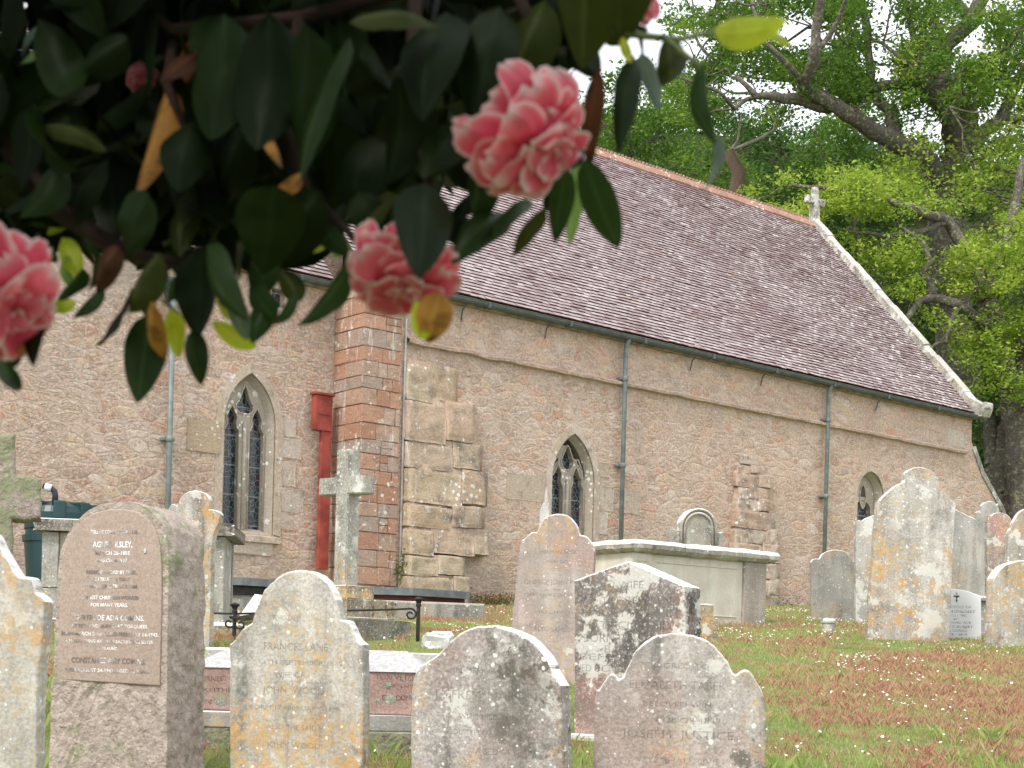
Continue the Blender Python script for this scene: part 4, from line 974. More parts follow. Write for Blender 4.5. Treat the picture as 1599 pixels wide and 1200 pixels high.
# arched headstone against the wall behind the chest tomb
r_, _f = stone('gravestone', 'arched gravestone with a moulded rim standing against the church wall behind the chest tomb',
      [(1047, 960, 1), (1047, 834), (1056, 828), (1062, 829, 1), (1063, 815), (1070, 803), (1080, 796), (1092, 794), (1104, 798), (1112, 808), (1116, 822), (1117, 832, 1), (1126, 833), (1130, 842), (1130, 960, 1)], 24.5, 20, .14, S_F, ref=850, cap=True)
for k, (m_, dd) in enumerate(((1.0, -.02), (.8, -.012))):
    pts = [(1063 + (1 - m_) * 24, 860)] + [(1090 + 27 * m_ * math.cos(a), 826 + 30 * m_ * -math.sin(a)) for a in [PI - PI * i / 12 for i in range(13)]] + [(1117 - (1 - m_) * 24, 860)]
    mb = MB(); mb.tube([_f.w(_f.st(x, y)[0], dd, _f.st(x, y)[1]) for x, y in pts], .022, 6); obj('rim_moulding', mb.v, mb.f, S_F, r_, smooth=True)
# chest tomb at left behind the pink headstone
fr = Frame(212, 830, 15.0, 4); zt = fr.st(212, 822)[1]; a0 = fr.st(66, 830)[0]; a1 = fr.st(352, 830)[0]; zg = G(15) - .15
ct = empty('chest_tomb', fr.w(0, .4, G(15)), 'grey chest tomb with a dark-edged slab, mostly hidden behind the pink granite headstone', 'tomb')
S_L = m_stone('tomb_grey_lichen', (.44, .43, .38), (.33, .32, .28), .2, .7, .4, .9, .8, .35, spots=.7)
place('side_panel', ct, S_L, fr, a0 + .16, a1 - .22, .03, .12, zg, zt - .08); place('pilaster', ct, S_L, fr, a0, a0 + .155, 0, .2, zt - .62, zt - .08); place('pilaster', ct, S_L, fr, a0, a0 + .155, .003, .2, zg, zt - .63)
place('pilaster', ct, S_L, fr, a1 - .215, a1, 0, .2, zg, zt - .08); place('rear_panel', ct, S_L, fr, a0, a1, .7, .8, zg, zt - .08); place('end_panel', ct, S_L, fr, a0 + .01, a0 + .1, .205, .695, zg, zt - .08); place('end_panel', ct, S_L, fr, a1 - .1, a1 - .01, .205, .695, zg, zt - .08)
place('slab', ct, m_stone('tomb_slab_dark', (.30, .27, .23), (.18, .155, .13), .05, .3, .9, 1.0, 1.2, .5, spots=.3), fr, a0 - .07, a1 + .1, -.10, .9, zt - .079, zt + .045, bev=.03, jit=.012)
place('base', ct, S_P, fr, a0 - .15, a1 + .18, -.14, .95, zg, G(15) + .10, bev=.03, jit=.012)

# loose stones
def boulder(px, py, r, label, mat, sq=(1, .8, .8), name='boulder', cut=3, grp=None):
    p = ghit(px, py); bm = bmesh.new(); bmesh.ops.create_icosphere(bm, subdivisions=cut, radius=1); sd = random.uniform(0, 50)
    for v in bm.verts:
        d = v.co.normalized(); q = Vector([math.copysign(abs(c) ** .6, c) for c in d]); k = 1 + .35 * noise.noise(d * 1.7 + Vector((sd, 0, 0))) + .12 * noise.noise(d * 5 + Vector((0, sd, 0)))
        v.co = Vector((q.x * r * sq[0] * k, q.y * r * sq[1] * k, q.z * r * sq[2] * k)) + p + Vector((0, 0, r * sq[2] * .45))
    bm.verts.index_update(); o = obj(name, [v.co[:] for v in bm.verts], [[v.index for v in f.verts] for f in bm.faces], mat); bm.free(); return tag(o, label, 'rock', grp)
boulder(684, 1010, .115, 'squat white-lichened rock right of the iron post', S_W, (1.15, .9, .85))
boulder(692, 967, .065, 'little whitish rock on the turf before the concrete kerb', S_W, (1.2, .8, .7))
boulder(345, 968, .16, 'mossy rock at the foot of the left chest tomb', S_P, (1.2, .9, .7)); boulder(75, 975, .11, 'pale rock in the gap at the left of the pink headstone', S_W, (1.2, 1, .7)); boulder(318, 985, .12, 'grey rock beside the pink granite headstone', S_H, (1, 1, .7))
# ---------------------------------------------------------------- coped pink granite tomb in front
fr = Frame(490, 1045, 8.3, -2); zt = fr.st(490, 1047)[1]; a0 = fr.st(296, 1047)[0]; a1 = fr.st(672, 1047)[0]; zg = G(8.3) - .12
tb = empty('coped_tomb', fr.w((a0 + a1) / 2, .3, G(8.3)), 'low tomb with a pink granite lettered band and a white veined sloping top', 'tomb')
M_PK = m_granite('granite_pink_band', (.38, .26, .23), (.31, .20, .175), .6, .12, 20, .3, .06)
z1 = fr.st(490, 1113)[1]; z2 = fr.st(490, 1140)[1]
place('lettered_band', tb, M_PK, fr, a0, a1, 0, .62, z1, zt, bev=.006, jit=.0005)
place('plinth', tb, S_H, fr, a0 - .07, a1 + .07, -.05, .68, z2, z1 - .002, bev=.01); place('base', tb, m_granite('granite_dark_base', (.24, .19, .17), (.17, .13, .115), .95, 1.2, 12, .4, .55), fr, a0 - .12, a1 + .12, -.09, .74, zg, z2 - .002, bev=.03, jit=.01)
V = [fr.w(a0 - .01, -.01, zt + .003), fr.w(a1 + .01, -.01, zt + .003), fr.w(a1 + .01, .63, zt + .003), fr.w(a0 - .01, .63, zt + .003), fr.w(a0 + .16, .31, zt + .12), fr.w(a1 - .16, .31, zt + .12)]
mar = NT('veined_marble'); co = mar.obj_co(); w_ = mar.n('ShaderNodeTexWave', Vector=mar.warp(co, 4.5, .6, 5), Scale=5, Distortion=9.0, Detail=4.0).outputs['Fac']
mc = mar.mix(mar.rng(w_, .2, .9), (.50, .49, .48), (.36, .35, .35)); mc = mar.mix(mar.rng(mar.noise(co, 6, 5, .7), .56, .66, 0, .6), mc, (.66, .56, .46)); M_MAR = mar.fin(mc, .6, mar.bump(mar.noise(co, 20, 4), .3, .01), .3)
obj('coping', V, [[0, 1, 5, 4], [2, 3, 4, 5], [3, 0, 4], [1, 2, 5], [3, 2, 1, 0]], M_MAR, tb)
LP = m_letters('dark_letters_pink', (.10, .06, .055), (.16, .10, .09), .8)
for ln in ([('ERNEST', 336, 1060, 8, 38), ('KEITHE', 340, 1078, 7, 44), ('EN', 322, 1096, 8, 16), ('TON VETERIN', 624, 1058, 9, 76), ('SEPTEMBER', 630, 1073, 8, 56), ('DIED', 612, 1090, 8, 30), ('ONE', 636, 1090, 8, 20)]): letters(fr, ln, LP, tb)
# lichen rosettes on the pink band
V = []; Fc = []
for (px, py, r) in ((345, 1096, .03), (610, 1092, .034), (606, 1070, .02), (590, 1095, .018)):
    c = fr.st(px, py); nb = len(V); V.append(fr.w(c[0], -.006, c[1]))
    for i in range(24): a = 2 * PI * i / 24; k = r * (1 + .25 * noise.noise(Vector((math.cos(a) * 2, math.sin(a) * 2, px)))); V.append(fr.w(c[0] + k * math.cos(a), -.001, c[1] + k * .8 * math.sin(a)))
    Fc += [[nb, nb + 1 + i, nb + 1 + (i + 1) % 24] for i in range(24)]
obj('lichen_patch', V, Fc, m_stone('lichen_green', (.36, .40, .30), (.24, .27, .20), 0, .3, .3, 0, 3, .6, spots=0), tb)
# long kerb behind it
frk = Frame(630, 1022, 9.6, -2); zt = frk.st(630, 1019)[1]; k_ = MB()
V, Fc = local_box(frk, frk.st(320, 1022)[0], frk.st(692, 1022)[0], 0, .16, G(9.6) - .1, zt, bev=.012, jit=.004); tag(obj('grave_kerb', V, Fc, S_W), 'long pale stone kerb just behind the veined tomb', 'kerb')

# ---------------------------------------------------------------- stone cross on steps
YC = 15.0; fr = Frame(533, 800, YC, -37)
cx = empty('stone_cross', fr.w(0, .09, G(YC)), 'grey stone Latin cross with lichen on three stepped blocks', 'cross')
S_X2 = m_stone('cross_stone', (.43, .42, .36), (.30, .29, .25), .45, .8, .6, .95, .8, .45, spots=.7)
s0 = [fr.st(x, 800)[0] for x in (523.5, 542.5)]; sa = [fr.st(x, 757)[0] for x in (497.5, 567.5)]; zt = fr.st(532, 702)[1]; zb = fr.st(535, 914)[1]; za = fr.st(532, 745)[1]; zc = fr.st(532, 772)[1]
T = .17; poly = [(s0[0], zb - .0), (s0[0], zc), (sa[0], zc), (sa[0], za), (s0[0], za), (s0[0], zt), (s0[1], zt), (s0[1], za), (sa[1], za), (sa[1], zc), (s0[1], zc), (s0[1] + .0, zb)]
bm = bmesh.new(); a = [bm.verts.new(fr.w(x, 0, z)) for x, z in poly]; b = [bm.verts.new(fr.w(x, T, z)) for x, z in poly]; bm.faces.new(a[::-1]); bm.faces.new(b)
for i in range(len(a)): j = (i + 1) % len(a); bm.faces.new([a[i], a[j], b[j], b[i]])
bmesh.ops.recalc_face_normals(bm, faces=bm.faces); bmesh.ops.bevel(bm, geom=list(bm.edges), offset=.009, segments=2, affect='EDGES'); bmesh.ops.triangulate(bm, faces=[f for f in bm.faces if len(f.verts) > 4])
bm.verts.index_update(); obj('cross', [v.co[:] for v in bm.verts], [[v.index for v in f.verts] for f in bm.faces], S_X2, cx); bm.free()
cm = (s0[0] + s0[1]) / 2
def step(hw, ztop, zbot): place('step', cx, S_P, fr, cm - hw, cm + hw, T / 2 - hw, T / 2 + hw, zbot, ztop, bev=.012, jit=.006)
z1 = fr.st(535, 915)[1]; z2 = fr.st(535, 936)[1]; z3 = fr.st(535, 967)[1]
step(.20, z1, z2 + .002); step(.36, z2, z3 + .002); step(.46, z3, G(YC) - .2)

# ---------------------------------------------------------------- iron grave rail
M_IRON = m_plain('black_iron', (.028, .026, .027), .55, .4, .3, .4, 14, .5)
def post(px, py_top, py_bot, Y, label):
    t = at(px, py_top, Y); z0 = G(Y) - .1; r = .018
    e = empty('iron_post', (t.x, t.y, G(Y)), label, 'railing post', 'iron posts round a grave plot'); mb = MB(); z = t.z
    mb.tube([(t.x, t.y, z0), (t.x, t.y, z - .055)], .019, 10); mb.build('shaft', M_IRON, e, smooth=False)
    mb = MB(); mb.tube([(t.x, t.y, z - .09), (t.x, t.y, z - .07), (t.x, t.y, z - .06), (t.x, t.y, z - .035), (t.x, t.y, z - .022), (t.x, t.y, z - .012), (t.x, t.y, z + .0), (t.x, t.y, z + .006)], [.026, .026, .021, .03, .047, .047, .02, .004], 12); mb.build('cap', M_IRON, e, smooth=False); return t
p1 = post(367, 942, 1003, 14.4, 'iron post with a mushroom cap beside the gold-blotched gravestone'); p2 = post(654, 933, 1003, 14.7, 'iron post with a mushroom cap right of the stepped cross')
def scroll(c, s):
    return [Vector((c.x + s * (.015 + .045 * (1 - t / 22)) * math.cos(PI / 2 + s * 0 - t * .36 * 1) * 1.0, c.y, c.z + (.012 + .045 * (1 - t / 22)) * math.sin(PI / 2 - t * .36))) for t in range(0, 22)]
mb = MB(); z = p2.z - .11; q = [Vector((p1.x + .02, p1.y, p1.z - .10))] + [Vector((p1.x + (p2.x - p1.x) * k / 8, p1.y + (p2.y - p1.y) * k / 8, p1.z - .10 + (z - p1.z + .10) * k / 8)) for k in range(1, 8)] + [Vector((p2.x - .075, p2.y, z))]
c = Vector((p2.x - .075, p2.y, z - .057)); mb.tube(q + scroll(c, 1)[1:], .010, 7)
c = Vector((p1.x + .06, p1.y - .03, p1.z - .20)); mb.tube([Vector((p1.x, p1.y - .03, p1.z - .14))] + scroll(c, -1), .009, 7)
tag(mb.build('iron_rail', M_IRON, smooth=True), 'thin iron rail ending in a scroll between the two iron posts', 'railing')
mb = MB(); mb.tube([p1 + Vector((0, .02, -.10)), p1 + Vector((-.35, .35, -.09)), p1 + Vector((-1.2, 1.0, -.06))], .010, 7); c = Vector((p1.x - .055, p1.y + .03, p1.z - .19)); mb.tube([Vector((p1.x - .01, p1.y + .03, p1.z - .13))] + scroll(c, 1), .010, 7)
tag(mb.build('iron_rail', M_IRON, smooth=True), 'iron side rail running back to the left from the post by the gold-blotched gravestone', 'railing')
# leaning grey ledger
V = [at(374, 962, 16.5), at(402, 958, 16.5), at(412, 930, 17.0), at(398, 928, 17.2)]; d = Vector((0, .05, -.06)); V = V + [v + d for v in V]
tag(obj('leaning_slab', V, [[0, 1, 2, 3][::-1], [4, 5, 6, 7], [0, 1, 5, 4], [1, 2, 6, 5], [2, 3, 7, 6], [3, 0, 4, 7]], S_H), 'fallen grey slab leaning behind the gold-blotched gravestone', 'slab')

# ---------------------------------------------------------------- low capped walls before the church
def capped(pxs, py_top, Y0, label, drop, fascia=True, yy=0):
    """low wall with a lead coping: front run then a run parallel to the church"""
    A = at(pxs[0], py_top, Y0); B = at(pxs[1], py_top + 2, Y0); B.z = A.z; n_ = dX; t = (at(pxs[2], py_top, Y0 + 1)); 
    r_ = ray(pxs[2], py_top + 12); k = ((B.x * r_.y - B.y * r_.x)) / (dX.y * r_.x - dX.x * r_.y); C_ = B + dX * k; C_.z = A.z
    dirs = [(B - A).normalized(), dX]; back = Vector((-.35, .95, 0)).normalized()
    e = empty('capped_wall', (B.x, B.y, G(B.y)), label, 'low wall')
    D = 1.0
    def strip(name, o, z0, z1, mat):
        P = [A + Vector((-o, -o, 0)), B + Vector((o * .1, -o, 0)), C_ + Vector((o, -o, 0)), C_ + nY * D + Vector((o, o, 0)), A + Vector((-o, D + 1.2, 0))]
        V = [Vector((p.x, p.y, z0)) for p in P] + [Vector((p.x, p.y, z1)) for p in P]
        obj(name, V, [[4, 3, 2, 1, 0], [5, 6, 7, 8, 9]] + [[i, (i + 1) % 5, (i + 1) % 5 + 5, i + 5] for i in range(5)], mat, e)
    strip('coping', .07, A.z - .10, A.z, M_LEAD)
    strip('fascia', .0, A.z - .22, A.z - .102, M_DKRED if fascia else M_IRON); strip('wall', -.04, G(Y0) - .2, A.z - .222, S_H)  # without the red board, the strip under the coping is near black
M_DKRED = m_plain('dark_red_board', (.13, .04, .03), .7, .2, 0, .3, 6, .4)
capped((570, 644, 726), 917, 20.6, 'low wall with a grey lead coping over a dark red board, right of the stepped cross', 0)
capped((354, 380, 470), 902, 20.2, 'low wall with a grey lead coping and dark edge, left of the gold-blotched gravestone', 0, False)
frk = Frame(685, 950, 18.6, 14); V, Fc = local_box(frk, frk.st(590, 945)[0], frk.st(757, 945)[0], 0, .16, G(18.6) - .15, frk.st(685, 941)[1], bev=.015, jit=.004); tag(obj('concrete_kerb', V, Fc, m_stone('kerb_concrete', (.34, .33, .29), (.26, .25, .22), .25, .4, .5, .3, 1, .3, spots=.5)), 'long grey concrete kerb before the capped wall', 'kerb')
# red timber ladder box on the nave wall: a part of the church
mb = MB(); x0, z1 = wl(487, 615, REC - .2); x1, z0 = wl(517, 675, REC - .2); xa = wl(494, 760, REC - .2)[0]; xb, zlo = wl(514, 890, REC - .2); 
x0 += .06; mb.box(x0, x1, REC - .22, REC - .10, z0, z1, bev=.008); mb.box(x0 - .03, x1 + .03, REC - .25, REC - .09, z1 + .002, z1 + .04, bev=.008)
mb.box(xa + .08, xb - .02, REC - .20, REC - .12, zlo, z0 - .002, bev=.006); mb.box(x0 + .06, x1 - .05, REC - .235, REC - .221, z0 + .25, z1 - .08, bev=.004)
ch(mb, 'red_boxing', M_RED, label='red painted timber boxing in the corner of the wall')

# ---------------------------------------------------------------- dark green water tank
S = 17.5; M_TANK = m_plain('green_plastic', (.012, .045, .05), .38, .45, 0, .15, 3, .05)
c = at(76, 870, S); R0 = (at(134, 870, S).x - at(18, 870, S).x) / 2; z_r = at(76, 830, S).z; z_l = at(76, 782, S).z
tk = empty('water_tank', (c.x, S + R0, G(S + R0)), 'dark green plastic water tank with a ribbed lid, behind the left chest tomb', 'water tank')
def lathe(prof, n=36):
    V = []; 
    for r, z in prof: V += [(c.x + r * math.cos(2 * PI * i / n), S + R0 + r * math.sin(2 * PI * i / n), z) for i in range(n)]
    return V, [[k * n + i, k * n + (i + 1) % n, (k + 1) * n + (i + 1) % n, (k + 1) * n + i] for k in range(len(prof) - 1) for i in range(n)]
V, Fc = lathe([(R0 * .78, G(18) - .1), (R0 * .95, z_r - .12), (R0 * .95, z_r - .10), (R0 * 1.0, z_r - .10), (R0 * 1.01, z_r - .03), (R0 * .93, z_r - .02), (R0 * .92, z_r + .06)]); obj('body', V, Fc, M_TANK, tk, smooth=False)
V, Fc = lathe([(R0 * .955, z_r + .05), (R0 * .97, z_l - .12), (R0 * .9, z_l - .05), (R0 * .35, z_l + .03), (0.001, z_l + .03)]); ld = obj('lid', V, Fc, M_TANK, tk, smooth=False)
mb = MB()
for k in range(8):
    a = k * PI / 4 + .25; M = Matrix.Translation((c.x, S + R0, 0)) @ Matrix.Rotation(a, 4, 'Z'); mb.box(R0 * .45, R0 * .985, -.07, .07, z_l - .20, z_l + .012, bev=.02, M=M)
mb.build('rib', M_TANK, ld)
mb = MB(); e = at(82, 782, S); mb.tube([(e.x, S + .1, z_l - .05), (e.x, S + .1, z_l + .07), (e.x - .01, S + .1, z_l + .12), (e.x - .05, S + .1, z_l + .15), (e.x - .14, S + .1, z_l + .175)], .034, 10); mb.build('overflow_pipe', m_plain('black_plastic', (.02, .02, .035), .4), tk, smooth=True)
mb = MB(); mb.tube([(e.x - .04, S + .1, z_l + .147), (e.x - .115, S + .1, z_l + .168)], .045, 12); mb.build('pipe_collar', m_plain('white_plastic', (.62, .64, .7), .4), tk, smooth=False)
# ---------------------------------------------------------------- trees
def leaf_quads(P, size, flat=.5, col=.5, cv=.18):
    """small folded leaf clusters at points P (numpy Nx3)"""
    N = len(P); n = RS.randn(N, 3); n[:, 2] = np.abs(n[:, 2]) + flat; n /= np.linalg.norm(n, axis=1)[:, None]
    t = RS.randn(N, 3); t -= n * (t * n).sum(1)[:, None]; t /= np.linalg.norm(t, axis=1)[:, None]; b = np.cross(n, t)
    s = (size * (.6 + .8 * RS.rand(N)))[:, None]
    V = np.stack([P - t * s, P - b * s * .55 - n * s * .12, P + t * s, P + b * s * .55 - n * s * .12], 1).reshape(-1, 3)
    Fc = np.arange(N * 4).reshape(N, 4); c = np.clip(col + cv * RS.randn(N), 0, 1); return V, Fc, c
def clumps(cs, per, rad, size, col):
    """leaf sprays: each clump is a flattened, ragged cluster with its own tint"""
    Ps = []; Cs = []
    for c in cs:
        k = int(per * (.6 + .8 * RS.rand())); r = rad * (.6 + .8 * RS.rand())
        u = RS.randn(k, 3); u /= np.linalg.norm(u, axis=1)[:, None]; u *= (RS.rand(k) ** .45)[:, None] * r; u[:, 2] *= .5
        sub_ = RS.randn(k, 3) * r * .12; Ps.append(np.array(c)[None, :] + u + sub_); Cs.append(np.full(k, np.clip(col + .13 * RS.randn(), 0, 1)))
    P = np.concatenate(Ps); C_ = np.concatenate(Cs); V, Fc, c = leaf_quads(P, size, .6, 0.0, .12); c = np.clip(C_ + .12 * RS.randn(len(C_)), 0, 1); return V, Fc, c
M_BARK = m_granite('oak_bark', (.165, .14, .12), (.085, .072, .06), .95, 1.4, 12, .0, .2)
M_OAKL = m_leafy('oak_leaves_fresh', [(0, (.09, .18, .02)), (.4, (.22, .35, .04)), (.8, (.38, .50, .07)), (1, (.48, .56, .11))], .6, .45, .2)
M_OAKM = m_leafy('oak_leaves_mid', [(0, (.06, .13, .02)), (.5, (.14, .26, .04)), (.85, (.30, .42, .06)), (1, (.42, .52, .09))], .6, .45, .2)
M_HILL = m_leafy('hill_leaves', [(0, (.03, .07, .015)), (.5, (.07, .15, .03)), (.85, (.15, .24, .05)), (1, (.26, .28, .09))], .7, .35, .15)
def inpoly(x, y, poly):
    c = False; n = len(poly)
    for i in range(n):
        x1, y1 = poly[i]; x2, y2 = poly[i - 1]
        if (y1 > y) != (y2 > y) and x < (x2 - x1) * (y - y1) / (y2 - y1) + x1: c = not c
    return c
def crooked(a, b, k, amp, seed):
    out = []
    for i in range(k + 1):
        t = i / k; p = a.lerp(b, t); w = math.sin(t * PI) * amp
        out.append(p + Vector((noise.noise(Vector((t * 2.5, seed, 0))), noise.noise(Vector((t * 2.5, seed, 5))), noise.noise(Vector((t * 2.5, seed, 9))))) * w * 2)
    return out
def tree(name, label, base, limbs, regions, mat, cat='tree', group=None, Y=46.0, twig=True, per=95, rad=.62, size=.075, dy=3.0, ntw=1.0, cut=None):
    """limbs: [( [(px,py[,dY])...], r0, r1 )]; regions: [(polygon px, clump count, tint)]"""
    e = empty(name, base, label, cat, group); nodes = []; mb = MB()
    for pts, r0, r1 in limbs:
        P = [at(p[0], p[1], Y + (p[2] if len(p) > 2 else 0)) for p in pts]; Q = []
        for i in range(len(P) - 1):
            k = max(2, int((P[i + 1] - P[i]).length / .35))
            for j in range(k):
                q = P[i].lerp(P[i + 1], j / k); q = q + Vector((noise.noise(q * 1.1), noise.noise(q * 1.1 + Vector((9, 0, 0))), noise.noise(q * 1.1 + Vector((0, 9, 0))))) * .16; Q.append(q)
        Q.append(P[-1]); n_ = len(Q); r0 *= .85; r1 *= .85; rr = [(r0 + (r1 - r0) * i / (n_ - 1)) * (1 + .16 * noise.noise(Q[i] * 2.3)) for i in range(n_)]
        mb.tube(Q, rr, 9); nodes += Q
    cs = []; tw = mb if group else MB(); tints = []
    parts = {}
    for poly, cnt, tint in regions:
        xa = min(p[0] for p in poly); xb = max(p[0] for p in poly); ya = min(p[1] for p in poly); yb = max(p[1] for p in poly); k = 0; tries = 0
        while k < cnt and tries < cnt * 20:
            tries += 1; x = random.uniform(xa, xb); y = random.uniform(ya, yb)
            if not inpoly(x, y, poly): continue
            if cut and noise.noise(Vector((x * .014, y * .018, cut))) < -.08: continue
            yy = Y + random.uniform(-dy, dy); c = at(x, y, yy); k += 1
            parts.setdefault(tint, []).append(c)
            if twig and (k % 2 == 0 or ntw > 1):
                nr = min(nodes, key=lambda q: (q - c).length_squared + 2 * (q.z > c.z + 1) * 4)
                if (nr - c).length < 9:
                    L = (c - nr).length; r = .012 + .012 * L; pts = crooked(nr, c, 6, .10 * L + .05, random.uniform(0, 99)); tw.tube(pts, [r * (1 - .75 * i / 6) for i in range(7)], 5, cap=False)
                    if L < 4 and random.random() < .3: nodes.append(c)
    mb.build('trunk', M_BARK, e, smooth=True)
    if tw.v and tw is not mb: tw.build('branches', M_BARK, e, smooth=True)
    V = []; Fc = []; C_ = []; nb = 0
    for tint, cs in parts.items():
        v, f, c = clumps(cs, per, rad, size, tint); V.append(v); Fc.append(f + nb); C_.append(c); nb += len(v)
    V = np.concatenate(V); Fc = np.concatenate(Fc); C_ = np.concatenate(C_)
    obj('crown', V, Fc, mat, e, col=np.repeat(C_, 1)); return e
def gp(px, Y):
    x = ray(px, 1000).x * Y; return (x, Y, gz_at(x, Y))
# big old oak on the slope behind the gable
oakA = [([(1500, 640, 2), (1490, 480, 1), (1478, 380), (1473, 280)], .75, .62),
        ([(1473, 285), (1500, 232), (1486, 184, -1), (1455, 142, -2), (1420, 104, -3)], .40, .26),
        ([(1480, 300), (1446, 249, -1), (1390, 219, -2), (1320, 179, -3), (1258, 135, -4), (1268, 85, -5), (1276, 40, -5), (1280, -60, -6)], .40, .12),
        ([(1290, 167, -3), (1223, 152, -4), (1184, 148, -5), (1150, 120, -5)], .24, .07),
        ([(1497, 232), (1515, 185, 1), (1478, 176, 1), (1469, 110, 2), (1480, 70, 2), (1512, 39, 2), (1540, -20, 2), (1560, -120, 3)], .44, .22),
        ([(1512, 39, 2), (1490, 0, 2), (1470, -80, 2)], .2, .1),
        ([(1400, 222, -2), (1390, 175, 1), (1363, 144, 2), (1359, 90, 3), (1350, 26, 3), (1340, -70, 3)], .27, .12),
        ([(1320, 157, 1), (1359, 135, 1), (1416, 131, 1), (1460, 118, 2)], .22, .16),
        ([(1258, 135, -4), (1220, 95, -5), (1190, 60, -5), (1175, 10, -5)], .12, .05), ([(1268, 85, -5), (1300, 50, -5), (1330, -20, -6)], .11, .05),
        ([(1359, 90, 3), (1325, 50, 3), (1310, -30, 3)], .12, .05), ([(1420, 104, -3), (1400, 80, -3), (1360, 62, -3)], .1, .04), ([(1469, 110, 2), (1430, 60, 2), (1415, 0, 2), (1400, -80, 2)], .16, .07),
        ([(1480, 70, 2), (1450, 20, 2), (1452, -60, 3)], .12, .06), ([(1500, 232), (1560, 190, 1), (1600, 110, 1), (1650, 20, 2)], .30, .14), ([(1560, 190, 1), (1640, 190, 1), (1720, 150, 0)], .2, .1),
        ([(1190, 150, -4), (1150, 165, -5), (1110, 140, -6), (1060, 120, -6)], .09, .04)]
tree('old_oak', 'huge old oak with crooked bare limbs against the sky, behind the gable', gp(1500, 48), oakA,
     [([(1035, -60), (1760, -60), (1760, 190), (1400, 150), (1230, 150), (1120, 170), (1040, 150), (1050, 60)], 900, .45), ([(1000, -300), (1760, -300), (1760, -60), (1000, -60)], 200, .4),
      ([(1040, 90), (1250, 150), (1210, 185), (1050, 190)], 60, .5), ([(1370, 60), (1460, 50), (1470, 100), (1380, 120)], 24, .95), ([(1230, 90), (1460, 80), (1560, 150), (1480, 200), (1330, 170)], 120, .35), ([(1380, 250), (1440, 205), (1599, 190), (1740, 180), (1740, 320), (1560, 330), (1400, 300)], 120, .85),
      ([(1490, 100), (1740, 70), (1740, 190), (1510, 180)], 60, .8)],
     M_OAKM, Y=48, per=52, rad=.62, size=.072, dy=4.5, cut=3.3)
# bright young-leaved oak in front of it
oakB = [([(1600, 860), (1592, 700, 0), (1580, 600), (1560, 520), (1540, 470)], .55, .30), ([(1560, 520), (1500, 478, -1), (1458, 468, -1), (1436, 474, -1), (1412, 502, -2)], .24, .08), ([(1460, 468, -1), (1456, 446, -1), (1438, 428, -1), (1454, 412, -1), (1440, 380, -1), (1400, 350, -1)], .15, .05),
        ([(1540, 470), (1520, 400), (1480, 350), (1420, 320, -1), (1340, 300, -1), (1240, 290, -1)], .25, .05), ([(1540, 470), (1570, 380), (1590, 300), (1599, 250)], .3, .12), ([(1480, 350), (1380, 370, -1), (1320, 360, -1)], .12, .04), ([(1580, 600), (1640, 520), (1680, 420)], .25, .1), ([(1500, 478, -1), (1480, 530, -1), (1450, 550, -2)], .1, .04)]
tree('young_leaved_oak', 'oak with dense yellow green new leaves spreading over the far end of the roof', gp(1600, 41.5), oakB,
     [([(1140, 330), (1170, 285), (1260, 265), (1340, 262), (1420, 280), (1500, 300), (1599, 330), (1720, 340), (1720, 600), (1599, 600), (1540, 585), (1500, 555), (1440, 500), (1390, 440), (1330, 380), (1270, 350)], 420, .62),
      ([(1150, 320), (1250, 270), (1350, 270), (1400, 330), (1300, 350), (1200, 340)], 80, .82), ([(1440, 380), (1599, 340), (1700, 380), (1700, 470), (1500, 470)], 80, .85), ([(1500, 590), (1599, 580), (1700, 590), (1700, 640), (1560, 625)], 30, .4)],
     M_OAKL, Y=42.5, per=64, rad=.50, size=.058, dy=2.2, cut=8.1)
tree('ivy_oak', 'dark ivied trunk and lower boughs at the right edge of the view', gp(1572, 42.5), [([(1572, 900), (1570, 760), (1576, 680), (1590, 590), (1610, 480)], .62, .42), ([(1552, 900), (1550, 760), (1548, 660), (1535, 600)], .42, .2), ([(1600, 900), (1620, 700), (1660, 520)], .7, .4)],
     [([(1530, 540), (1700, 540), (1700, 650), (1540, 640)], 60, .4)], M_OAKM, Y=43.5, per=70, rad=.5, size=.06, dy=1.0, twig=False)
# dead snag with pale twigs
sn = empty('broken_snag', gp(1150, 52), 'broken reddish tree stump with two bleached twigs above the ridge', 'tree'); Y = 50
mb = MB(); mb.tube([at(1152, 420, Y), at(1150, 300, Y), at(1154, 268, Y), at(1143, 250, Y), at(1138, 236, Y)], [.3, .26, .24, .2, .17], 9); mb.build('trunk', m_granite('snag_wood', (.26, .17, .12), (.18, .13, .10), .95, 1, 9, 0), sn, smooth=True)
def bt(p, r, n=6):
    b_ = MB(); b_.tube(p, r, n); b_.build('branch', M_BLW, sn, smooth=True)
M_BLW = m_plain('bleached_wood', (.42, .38, .33), .9, .1)
bt([at(1136, 238, Y), at(1160, 228, Y), at(1190, 215, Y), at(1208, 204, Y), at(1213, 185, Y), at(1222, 165, Y - .5)], [.07, .06, .06, .05, .035, .02], 6); bt([at(1140, 236, Y), at(1152, 220, Y), at(1155, 200, Y), at(1158, 175, Y)], [.05, .05, .04, .02], 6); bt([at(1208, 204, Y), at(1225, 190, Y), at(1240, 165, Y)], [.03, .02, .012], 5); 
